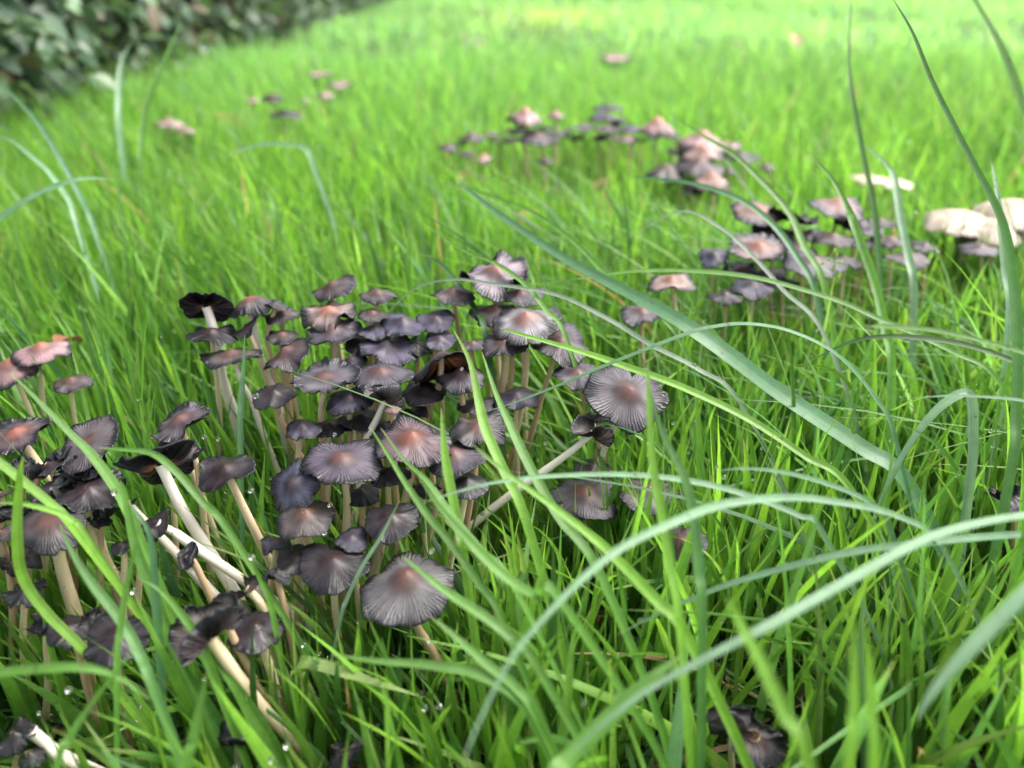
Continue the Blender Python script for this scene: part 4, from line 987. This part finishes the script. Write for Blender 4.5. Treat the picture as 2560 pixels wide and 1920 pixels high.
def grass_patch(name, label, xy, h, wd, S, cols_n, seed, bend=(0.2, 0.7), leanx=-0.25, weights=None, protect=True, mat=None, jitter=0.5, tintmul=None, upright=None):
    rng = np.random.default_rng(seed)
    Nb = len(xy)
    t = np.linspace(0, 1, S + 1)
    az = rng.uniform(0, 2 * np.pi, Nb)
    b_ = rng.uniform(bend[0], bend[1], Nb)
    arch = rng.random(Nb) < 0.16
    b_ = np.where(arch, b_ * 1.7 + 0.15, b_)
    dirx = np.cos(az) * jitter * 1.6 + leanx
    diry = np.sin(az) * jitter * 1.6 + rng.uniform(-0.1, 0.1, Nb)
    T = t[None, :]
    horiz = (0.30 * T + 0.9 * T ** 2) * b_[:, None] * h[:, None]
    side = rng.uniform(-0.06, 0.06, Nb)
    x = xy[:, 0][:, None] + horiz * dirx[:, None] + side[:, None] * h[:, None] * np.sin(T * 4) * diry[:, None]
    y = xy[:, 1][:, None] + horiz * diry[:, None] - side[:, None] * h[:, None] * np.sin(T * 4) * dirx[:, None]
    mag = np.hypot(dirx, diry)[:, None]
    zz = h[:, None] * (T - 0.42 * (b_[:, None] * mag) * T ** 2.3) - 0.6 * (1 - T)
    zz = np.maximum(zz, -0.6 + 1.0 * T)
    C = np.stack([x, y, zz], -1)
    if protect:
        u, v, d = project(C[:, 2:])
        # midpoints too
        bad = np.zeros(Nb, bool)
        rr = rng.random(Nb)
        um = np.concatenate([u, 0.5 * (u[:, 1:] + u[:, :-1])], 1)
        vm = np.concatenate([v, 0.5 * (v[:, 1:] + v[:, :-1])], 1)
        dm = np.concatenate([d, 0.5 * (d[:, 1:] + d[:, :-1])], 1)
        for (px, py, hw, hh, dd, pb) in PR:
            inside = ((um - px) / hw) ** 2 + ((vm - py) / hh) ** 2 < 1.0
            hit = (inside & (dm < dd + 0.6)).any(1)
            bad |= hit & (rr < pb)
        # nothing pressed against the lens
        bad |= (d.min(1) < 11.5)
        keep = ~bad
        C, h, wd, az, b_, arch = C[keep], h[keep], wd[keep], az[keep], b_[keep], arch[keep]
        Nb = len(C)
    Tn = np.gradient(C, axis=1)
    Tn /= np.linalg.norm(Tn, axis=2)[..., None]
    wa = rng.uniform(0, np.pi, Nb)
    wa = np.where(rng.random(Nb) < 0.6, rng.normal(0, 0.6, Nb), wa)
    tw = rng.uniform(-1.2, 1.2, Nb)
    a_ = wa[:, None] + tw[:, None] * T
    Wv = np.stack([np.cos(a_), np.sin(a_), np.zeros_like(a_)], -1)
    Wv -= Tn * (Wv * Tn).sum(-1)[..., None]
    Wv /= np.linalg.norm(Wv, axis=2)[..., None]
    Nv = np.cross(Tn, Wv)
    prof = (1 - T ** 2.2) * (0.65 + 0.5 * np.sin(np.minimum(T * 2.0, 1) * np.pi / 2))
    hw = 0.5 * wd[:, None] * prof + 0.002
    cv = np.linspace(-1, 1, cols_n)
    V = C[:, :, None] + Wv[:, :, None] * (cv[None, None, :, None] * hw[:, :, None, None])
    if cols_n == 3:
        fo = rng.uniform(0.1, 0.45, Nb)
        V = V + Nv[:, :, None] * (np.abs(cv)[None, None, :, None] * (hw * fo[:, None] * 1.6)[:, :, None, None])
    gf = grid_faces(S + 1, cols_n)
    per = (S + 1) * cols_n
    F = (gf[None] + (np.arange(Nb) * per)[:, None, None]).reshape(-1, 4)
    wts = np.array(weights if weights is not None else [0.30, 0.28, 0.16, 0.08, 0.08, 0.06, 0.03, 0.01])
    ci = rng.choice(len(palette), Nb, p=wts / wts.sum())
    ci2 = rng.choice(len(palette), Nb, p=wts / wts.sum())
    bc = palette[ci] * 0.65 + palette[ci2] * 0.35
    bc = bc * rng.uniform(0.7, 1.3, (Nb, 1))
    bc = np.where(rng.random((Nb, 1)) < (0.006 if cols_n == 3 else 0.01), DEAD, bc)
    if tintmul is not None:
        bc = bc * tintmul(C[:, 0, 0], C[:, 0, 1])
    col = np.repeat(bc[:, None], per, 1)
    tt = np.repeat(t, cols_n)[None, :, None]
    tip = rng.random((Nb, 1, 1)) < 0.25
    col = np.where(tip, col + (np.array([0.28, 0.26, 0.10]) - col) * sstep(0.9, 1.0, tt) * 0.7, col)
    across = np.tile(np.tile(cv, S + 1), Nb)
    me_ = mesh_np(name, V.reshape(-1, 3), F, mat or M_GRASS, col.reshape(-1, 3), {'across': across})
    ob = link(name, me_)
    tag(ob, label, 'grass', kind='stuff')
    return C, ob


rng = np.random.default_rng(77)


def clumped(n_, y0, y1, k, xpad=6, hedge=True, power=1.0, xscale=0.72):
    yy = y0 + (y1 - y0) * rng.random(n_ * 3) ** power
    dep = yy * CP + CAM_H * SP
    xx = rng.uniform(-1, 1, n_ * 3) * (xscale * dep + xpad)
    wgt = 0.55 + 0.45 * np.sin(xx / k + 1.3 * np.sin(yy / (k * 1.3))) * np.sin(yy / k + 0.7 * np.sin(xx / (k * 0.8)))
    lim = (xscale * dep + xpad) / (xscale * (y1 * CP + 12) + xpad)
    keep = (rng.random(n_ * 3) < wgt * lim)
    if hedge:
        keep &= ~((xx < -64) & (yy > 50))
    return np.stack([xx, yy], -1)[keep]


def clearing(xy):
    """grass stays shorter inside the mushroom clumps"""
    f = np.ones(len(xy))
    for cx_, cy_, rx, ry, k in ((-5.5, 24, 9.5, 9, 0.25), (-13, 16, 5, 6, 0.35), (2, 26, 4, 5, 0.15), (15, 42, 7, 6, 0.2)):
        f -= k * np.exp(-(((xy[:, 0] - cx_) / rx) ** 2 + ((xy[:, 1] - cy_) / ry) ** 2) ** 1.5)
    return np.clip(f, 0.35, 1)


# low undergrowth close to the camera, greens darkened to stand in for shade
xy = clumped(9500, 2, 52, 2.5)
grass_patch('undergrowth', 'short grass shoots coloured dark as shade, covering the soil under the taller blades', xy, rng.uniform(1.6, 4.2, len(xy)), rng.uniform(0.16, 0.34, len(xy)), 4, 2, 5, bend=(0.2, 0.8), leanx=-0.1, weights=[0.03, 0.12, 0.30, 0.50, 0.0, 0.04, 0.01, 0.0], jitter=0.7)
# straw and dead blades lying between the shoots
rng = np.random.default_rng(91)
nS = 900
sy_ = rng.uniform(3, 50, nS)
sx_ = rng.uniform(-1, 1, nS) * (0.72 * (sy_ * CP + 12) + 4)
sa = rng.uniform(0, 6.28, nS)
sl = rng.uniform(1.5, 5.0, nS)
sz = rng.uniform(0.0, 1.8, nS)
tq = np.linspace(-0.5, 0.5, 5)
cx_ = sx_[:, None] + np.cos(sa)[:, None] * sl[:, None] * tq
cy_ = sy_[:, None] + np.sin(sa)[:, None] * sl[:, None] * tq
cz_ = sz[:, None] + sl[:, None] * (rng.uniform(-0.35, 0.35, nS)[:, None] * tq - rng.uniform(0, 0.6, nS)[:, None] * tq ** 2) + 0.2
Cs = np.stack([cx_, cy_, cz_], -1)
Wv_ = np.stack([-np.sin(sa), np.cos(sa), rng.uniform(-0.5, 0.5, nS)], -1) * rng.uniform(0.04, 0.11, nS)[:, None]
Vs_ = np.stack([Cs - Wv_[:, None], Cs + Wv_[:, None]], 2).reshape(-1, 3)
Fs_ = (grid_faces(5, 2)[None] + (np.arange(nS) * 10)[:, None, None]).reshape(-1, 4)
tcol = np.array([(0.34, 0.25, 0.12), (0.20, 0.13, 0.07), (0.42, 0.34, 0.18), (0.09, 0.06, 0.04)])[rng.integers(0, 4, nS)]
tag(link('thatch', mesh_np('thatch', Vs_, Fs_, M_DRY, np.repeat(tcol, 10, 0))), 'dead straw coloured blades lying on the soil between the shoots', 'thatch', kind='stuff')
rng = np.random.default_rng(92)
# main blades close to the camera
xy = clumped(10500, 1, 50, 3.0)
hh = rng.normal(8.2, 2.1, len(xy)).clip(3.5, 13) * clearing(xy)
hh = np.where(xy[:, 1] < 12, hh * 0.85, hh)
Cn, _ = grass_patch('near_grass', 'lush bright green grass blades growing round the mushrooms in the foreground', xy, hh, 0.18 + 0.38 * rng.random(len(xy)) ** 1.3, 8, 3, 6, bend=(0.04, 0.45), leanx=-0.28, jitter=0.42)
def far_tint(x_, y_):  # paler and bluer with distance: sky reflection and haze put into blade colour
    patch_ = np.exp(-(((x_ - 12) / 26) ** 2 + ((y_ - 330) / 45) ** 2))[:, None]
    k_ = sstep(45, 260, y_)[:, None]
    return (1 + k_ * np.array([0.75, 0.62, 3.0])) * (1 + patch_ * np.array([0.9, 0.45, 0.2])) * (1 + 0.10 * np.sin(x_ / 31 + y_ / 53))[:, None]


# long arching blades among the right clump and in front of it
rng = np.random.default_rng(314)
ax_ = rng.uniform(3, 34, 330)
ay_ = rng.uniform(20, 52, 330)
keep_ = ax_ < 0.72 * (ay_ * CP + 12) + 8
xy = np.stack([ax_, ay_], -1)[keep_]
grass_patch('tall_grass', 'long thin arching grass blades criss-crossing at the right of the mushrooms', xy, rng.uniform(11, 17, len(xy)), rng.uniform(0.14, 0.34, len(xy)), 12, 3, 15, bend=(0.35, 0.85), leanx=-0.75, jitter=0.35, weights=[0.12, 0.26, 0.2, 0.1, 0.02, 0.18, 0.02, 0.10])
rng = np.random.default_rng(78)
# middle distance
xy = clumped(54000, 48, 170, 7.0)
hh = rng.normal(7.4, 1.9, len(xy)).clip(3, 12.5)
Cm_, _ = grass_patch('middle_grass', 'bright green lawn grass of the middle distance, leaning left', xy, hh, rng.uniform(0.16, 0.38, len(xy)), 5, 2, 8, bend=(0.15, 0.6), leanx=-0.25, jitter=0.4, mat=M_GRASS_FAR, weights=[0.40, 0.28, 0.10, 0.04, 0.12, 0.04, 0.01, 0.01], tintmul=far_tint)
# far lawn
xy = clumped(100000, 165, 1100, 25.0, xpad=20, power=1.5)


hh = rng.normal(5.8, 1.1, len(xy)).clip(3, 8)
grass_patch('far_lawn', 'soft blurred bright green lawn stretching away beside the hedge', xy, hh, rng.uniform(0.2, 0.5, len(xy)) * (1 + xy[:, 1] / 700), 3, 2, 9, bend=(0.15, 0.6), leanx=-0.2, jitter=0.5, mat=M_GRASS_FAR, weights=[0.42, 0.28, 0.08, 0.03, 0.14, 0.03, 0.01, 0.01], tintmul=far_tint)

# ------------------------------------------------------------------ dew
def ico(sub=2):
    import bmesh
    bm = bmesh.new()
    bmesh.ops.create_icosphere(bm, subdivisions=sub, radius=1.0)
    v = np.array([q.co[:] for q in bm.verts])
    f = np.array([[q.index for q in fa.verts] for fa in bm.faces])
    bm.free()
    return v, f


iv, if_ = ico(2)
rng = np.random.default_rng(5)
sites = []
for Cs, cnt in ((Cn, 2200), (Cm_, 1500)):
    idx = rng.choice(len(Cs), cnt, replace=False)
    tipi = np.where(rng.random(cnt) < 0.45, Cs.shape[1] - 1, rng.integers(2, Cs.shape[1], cnt))
    sites.append(Cs[idx, tipi])
sites = np.vstack(sites)
rs = 0.026 + 0.065 * rng.random(len(sites)) ** 2
near_d = project(sites)[2]
rs = np.where(near_d > 45, rs * 1.3, rs)
V = (iv[None] * rs[:, None, None] + sites[:, None]).reshape(-1, 3)
F = (if_[None] + (np.arange(len(sites)) * len(iv))[:, None, None]).reshape(-1, 3)
tag(link('dew', mesh_np('dew', V, F, M_DEW)), 'tiny clear dew beads scattered along the grass blades', 'dew', kind='stuff')
drop_me = mesh_np('dew_drop', iv * 0.1, if_, M_DEW)
DROPS = [
    (640, 990, 27, 0.12, 'large dew drop at the left edge of the small pointed dark cap'),
    (630, 1392, 21.2, 0.095, 'round dew drop on a blade tip left of the nearest clump'),
    (628, 1226, 22.5, 0.085, 'dew drop hanging on a blade left of the blue black hanging cap'),
    (341, 1443, 19.8, 0.085, 'round dew drop on a blade tip in the lower left grass'),
    (630, 1395 + 28, 22, 0.06, 'small dew drop just under the round drop left of the nearest clump'),
    (1080, 1295, 21.5, 0.075, 'dew drop on blades right of the dark wet cap'),
    (1053, 1382, 20.5, 0.06, 'dew drop low right of the dark wet cap'),
    (1080, 1377, 20.5, 0.075, 'bright dew drop at a folded blade tip above the nearest cap'),
    (1054, 1721, 20.3, 0.10, 'large dew drop at the end of the bent pale lime blade'),
    (1047, 1777, 19.5, 0.08, 'dew drop just below the bent pale lime blade'),
    (1094, 1777, 19.5, 0.06, 'small dew drop right below the bent pale lime blade'),
    (745, 1609, 21, 0.07, 'dew drop in the grass below the dark misty centred cap'),
    (801, 1803, 19, 0.08, 'dew drop in dark grass at the bottom left of centre'),
    (706, 1853, 18.5, 0.08, 'dew drop beside the thick cream stem at the bottom'),
    (1081, 1610, 21.0, 0.065, 'dew drop beside the stem of the nearest cap'),
    (837, 1086, 23.5, 0.065, 'dew drop on the thin blade behind the large flat lilac cap'),
    (286, 1230, 21.0, 0.09, 'shining dew drop on the ragged end of the dark flattened cap'),
    (2246, 1550, 18.5, 0.08, 'dew drop between upright blades at the lower right'),
    (1364, 1108, 23, 0.06, 'dew drop near the slanting pale stem'),
    (1155, 922, 25.3, 0.065, 'dew drop resting on the peak of the lavender bell cap'),
    (825, 1262, 22.3, 0.07, 'dew drop beside the mauve brown cap skirt'),
    (812, 1333, 21.8, 0.07, 'dew drop under the right side of the mauve brown cap'),
    (510, 1092, 23.5, 0.07, 'dew drop left of the tall stems, right of the torn rimmed cap'),
    (545, 1098, 23.8, 0.06, 'smaller dew drop right of the drop beside the torn rimmed cap'),
    (172, 1724, 18.5, 0.08, 'cluster dew drop in the lower left grass'),
    (218, 1668, 17.2, 0.085, 'dew drop sitting on the level blade near the left bottom'),
    (1683, 1058, 25, 0.06, 'dew drop at the lower right rim of the big tilted fan cap'),
]
NU, NV, ND = project(Cn)
for px, py, d, r, lab in DROPS:
    pos = at_d(px, py, d)
    cost = np.hypot(NU - px, NV - py) + 7 * np.abs(ND - d)
    kq = np.unravel_index(np.argmin(cost), cost.shape)
    if cost[kq] < 40 and not any(t_ in lab for t_ in ('cap and', 'left edge', 'peak', 'ragged end', 'rim')):
        pos = Cn[kq] + np.array([0, 0, -0.5 * r])        # hangs on the nearest blade
    ob = link('dew_drop', drop_me, None, pos)
    ob.scale = (r * 10, r * 10, r * 10 * 0.93)
    tag(ob, lab, 'dew drop', 'large dew drops')

# ------------------------------------------------------------------ hedge
def leaf_verts(L, W_, curl=0.15, droop=0.2):
    prof = [(0.0, 0.02), (0.22, 0.75), (0.5, 1.0), (0.78, 0.62), (1.0, 0.0)]
    v = []
    for t_, w_ in prof:
        zz_ = -droop * L * t_ ** 2
        for sgn in (-1, 0, 1):
            v.append((sgn * w_ * W_ / 2, t_ * L, zz_ + abs(sgn) * curl * W_ * w_))
    return np.array(v), grid_faces(5, 3)


hedge = link('hedge', None, None, (-105, 400, 0))
tag(hedge, 'dense dark leafy hedge along the left side of the lawn', 'hedge')
H0 = np.array([-105, 400, 0.0])
rng = np.random.default_rng(21)
LC = np.array([(0.07, 0.13, 0.07), (0.10, 0.17, 0.07), (0.045, 0.085, 0.05), (0.15, 0.24, 0.12), (0.12, 0.11, 0.07), (0.15, 0.12, 0.08), (0.10, 0.17, 0.10)]) * 0.95


def hedge_leaves(n_, y0, y1, size, xd=14):
    yy = rng.uniform(y0, y1, n_)
    zz_ = rng.uniform(0, 1, n_) ** 0.9 * 150 + 1
    bulge = 7 * np.sin(yy / 31 + 1) * np.sin(zz_ / 23) + 4 * np.sin(yy / 13) * np.sin(zz_ / 9 + yy / 17)
    xx = -60 + 7 * np.exp(-(yy - 56) / 70) + bulge * 0.6 - rng.random(n_) ** 1.3 * xd * 1.6 - np.clip(16 - zz_, 0, 16) * 0.25
    V0, F0 = leaf_verts(1, 0.62)
    s_ = size * rng.uniform(0.6, 1.25, n_)
    a = rng.uniform(-1.3, 1.3, n_)
    tilt_ = rng.uniform(-1.2, 0.3, n_)
    roll = rng.uniform(-0.9, 0.9, n_)
    P_ = V0[None] * s_[:, None, None]
    # roll about own axis (y)
    c_, s2 = np.cos(roll)[:, None], np.sin(roll)[:, None]
    X_, Y_, Z_ = P_[..., 0] * c_ + P_[..., 2] * s2, P_[..., 1], -P_[..., 0] * s2 + P_[..., 2] * c_
    c_, s2 = np.cos(tilt_)[:, None], np.sin(tilt_)[:, None]
    Y_, Z_ = Y_ * c_ - Z_ * s2, Y_ * s2 + Z_ * c_
    ax = -np.pi / 2 + a
    c_, s2 = np.cos(ax)[:, None], np.sin(ax)[:, None]
    X_, Y_ = X_ * c_ - Y_ * s2, X_ * s2 + Y_ * c_
    P_ = np.stack([X_, Y_, Z_], -1) + np.stack([xx, yy, zz_], -1)[:, None]
    ci = rng.choice(len(LC), n_, p=[0.26, 0.22, 0.15, 0.17, 0.04, 0.03, 0.13])
    cc = LC[ci] * rng.uniform(0.7, 1.3, (n_, 1))
    return P_, F0, cc, np.stack([xx, yy, zz_], -1)


P_, F0, cc, org = hedge_leaves(40000, 56, 700, 3.5)
u, v, d = project(org)
score = np.where((u > -60) & (u < 1000) & (v > -60) & (v < 320), 5.2 * FPX / d, 0) * (org[:, 0] > -73)
pick = np.argsort(-score)[:240]
mask = np.ones(len(org), bool)
mask[pick] = False
Vs = P_[mask]
Fs = (F0[None] + (np.arange(len(Vs)) * 15)[:, None, None]).reshape(-1, 4)
me = mesh_np('foliage', Vs.reshape(-1, 3) - H0, Fs, M_LEAF, np.repeat(cc[mask][:, None], 15, 1).reshape(-1, 3))
tag(link('foliage', me, hedge), kind='stuff')
for i in pick:
    me = mesh_np('leaf', P_[i] - org[i], F0, M_LEAF, np.repeat(cc[i][None], 15, 0))
    link('leaf', me, hedge, org[i] - H0)
# branches
br_v, br_f, k0 = [], [], 0
for i in range(150):
    y0 = rng.uniform(70, 690)
    p0 = np.array([rng.uniform(-105, -88), y0, -2.0])
    p1 = p0 + np.array([rng.uniform(-6, 8), rng.uniform(-14, 14), rng.uniform(35, 60)])
    p2 = p1 + np.array([rng.uniform(-6, 10), rng.uniform(-20, 20), rng.uniform(40, 70)])
    Vt, Ft = tube(catmull([p0 - H0, p1 - H0, p2 - H0], 8), np.linspace(0.9, 0.25, 8), 6)
    br_v.append(Vt)
    br_f.append(Ft + k0)
    k0 += len(Vt)
bv = np.vstack(br_v)
tag(link('branches', mesh_np('branches', bv, np.vstack(br_f), M_DRY, np.repeat(np.array([[0.06, 0.045, 0.035]]), len(bv), 0)), hedge), kind='stuff')
# dark slab inside the hedge; shade among the twigs put into its colour
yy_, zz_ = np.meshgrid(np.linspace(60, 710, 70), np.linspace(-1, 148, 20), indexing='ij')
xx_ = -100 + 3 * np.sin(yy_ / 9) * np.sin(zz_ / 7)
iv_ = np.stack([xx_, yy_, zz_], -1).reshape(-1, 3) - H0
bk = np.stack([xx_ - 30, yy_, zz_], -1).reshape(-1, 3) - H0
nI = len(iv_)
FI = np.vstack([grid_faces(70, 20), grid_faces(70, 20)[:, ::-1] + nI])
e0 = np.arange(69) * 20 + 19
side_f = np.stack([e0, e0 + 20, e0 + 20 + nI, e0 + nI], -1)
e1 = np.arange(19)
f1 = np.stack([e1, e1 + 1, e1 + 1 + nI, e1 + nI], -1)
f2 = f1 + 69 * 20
tag(link('shade_backing', mesh_np('shade_backing', np.vstack([iv_, bk]), np.vstack([FI, side_f, f1, f2]), M_DRY, np.repeat(np.array([[0.02, 0.022, 0.014]]), 2 * nI, 0)), hedge), kind='stuff')

# ------------------------------------------------------------------ dry leaves on the lawn
def dry_leaf(label, px, py, z, L, tint, seed):
    rg_ = np.random.default_rng(seed)
    c_, d_ = at_z(px, py, z)
    V_, F_ = leaf_verts(L, L * 0.6, curl=0.35, droop=0.35)
    V_ = V_ - np.array([0, L / 2, 0])
    V_ = V_ + rg_.normal(0, 0.03 * L, V_.shape)
    a_ = rg_.uniform(0, 6.28)
    Rz = np.array([[math.cos(a_), -math.sin(a_), 0], [math.sin(a_), math.cos(a_), 0], [0, 0, 1]])
    tl = rg_.uniform(-0.7, 0.1)
    Rx = np.array([[1, 0, 0], [0, math.cos(tl), -math.sin(tl)], [0, math.sin(tl), math.cos(tl)]])
    V_ = V_ @ Rx.T @ Rz.T
    ob_ = link('fallen_leaf', mesh_np('fallen_leaf', V_, F_, M_DRY, np.repeat(np.array([tint]), 15, 0)), None, c_)
    tag(ob_, label, 'leaf', 'fallen leaves on the lawn')


dry_leaf('tan curled leaf caught in the grass left of the middle distance clump', 1165, 444, 5.5, 3.0, (0.50, 0.30, 0.16), 1)
dry_leaf('crumpled tan leaf in the grass above the widest diagonal blade', 1318, 545, 5.5, 2.6, (0.48, 0.33, 0.17), 2)
dry_leaf('pale orange leaf on the far lawn right of the far pink pair', 587, 310, 5.5, 5.0, (0.55, 0.33, 0.20), 3)
dry_leaf('orange brown leaf behind the two pale left edge caps', 168, 845, 8.0, 1.6, (0.20, 0.09, 0.05), 4)
dry_leaf('small tan leaf far away near the top right', 1991, 98, 6.0, 6.0, (0.40, 0.30, 0.16), 5)
dry_leaf('dusky pink leaf at the foot of the hedge', 255, 172, 7.0, 5.0, (0.13, 0.09, 0.08), 6)
dry_leaf('upright tan leaf scrap left of the pink bell cap', 1502, 455, 5.8, 2.2, (0.55, 0.38, 0.22), 7)


# ------------------------------------------------------------------ seed heads
def seed_head(label, px, py, d, hgt, nsp, seed):
    rg_ = np.random.default_rng(seed)
    top = at_d(px, py, d)
    base = np.array([top[0] + 1.0, top[1] + 0.5, 0])
    root = link('seed_head', None, None, base)
    tag(root, label, 'grass seed head', 'grass seed heads')
    Cc = catmull([np.array([0, 0, -0.5]), (top - base) * 0.5 + np.array([0.2, 0, 0]), top - base], 14)
    Vt, Ft = tube(Cc, np.linspace(0.05, 0.02, 14), 6)
    link('stalk', mesh_np('stalk', Vt, Ft, M_GRASS_FAR, np.repeat(np.array([[0.16, 0.24, 0.06]]), len(Vt), 0)), root)
    ve, fe = ico(1)
    for i in range(nsp):
        f = i / nsp
        p_ = (top - base) - np.array([0, 0, 1]) * hgt * f + np.array([rg_.uniform(-1, 1), rg_.uniform(-0.6, 0.6), 0]) * hgt * 0.45 * (0.2 + f)
        v_ = ve * np.array([0.055, 0.055, 0.14]) * rg_.uniform(0.8, 1.3)
        a_ = rg_.uniform(-0.9, 0.9)
        v_ = v_ @ np.array([[math.cos(a_), 0, math.sin(a_)], [0, 1, 0], [-math.sin(a_), 0, math.cos(a_)]])
        q0 = (top - base) - np.array([0, 0, hgt * min(1, f + 0.15)])
        tv, tf = tube(np.linspace(q0, p_, 3), [0.012] * 3, 4)
        link('spikelet', mesh_np('spikelet', np.vstack([v_ + p_, tv]), [fe, tf + len(v_)], M_GRASS_FAR, np.repeat(np.array([[0.30, 0.40, 0.15]]), len(v_) + len(tv), 0)), root)


seed_head('pale green grass seed head beside the mauve grey cap of the right clump', 2090, 625, 36, 1.8, 16, 1)
seed_head('blurred pale seed head standing behind the large pink cap', 1830, 285, 60, 2.6, 16, 2)
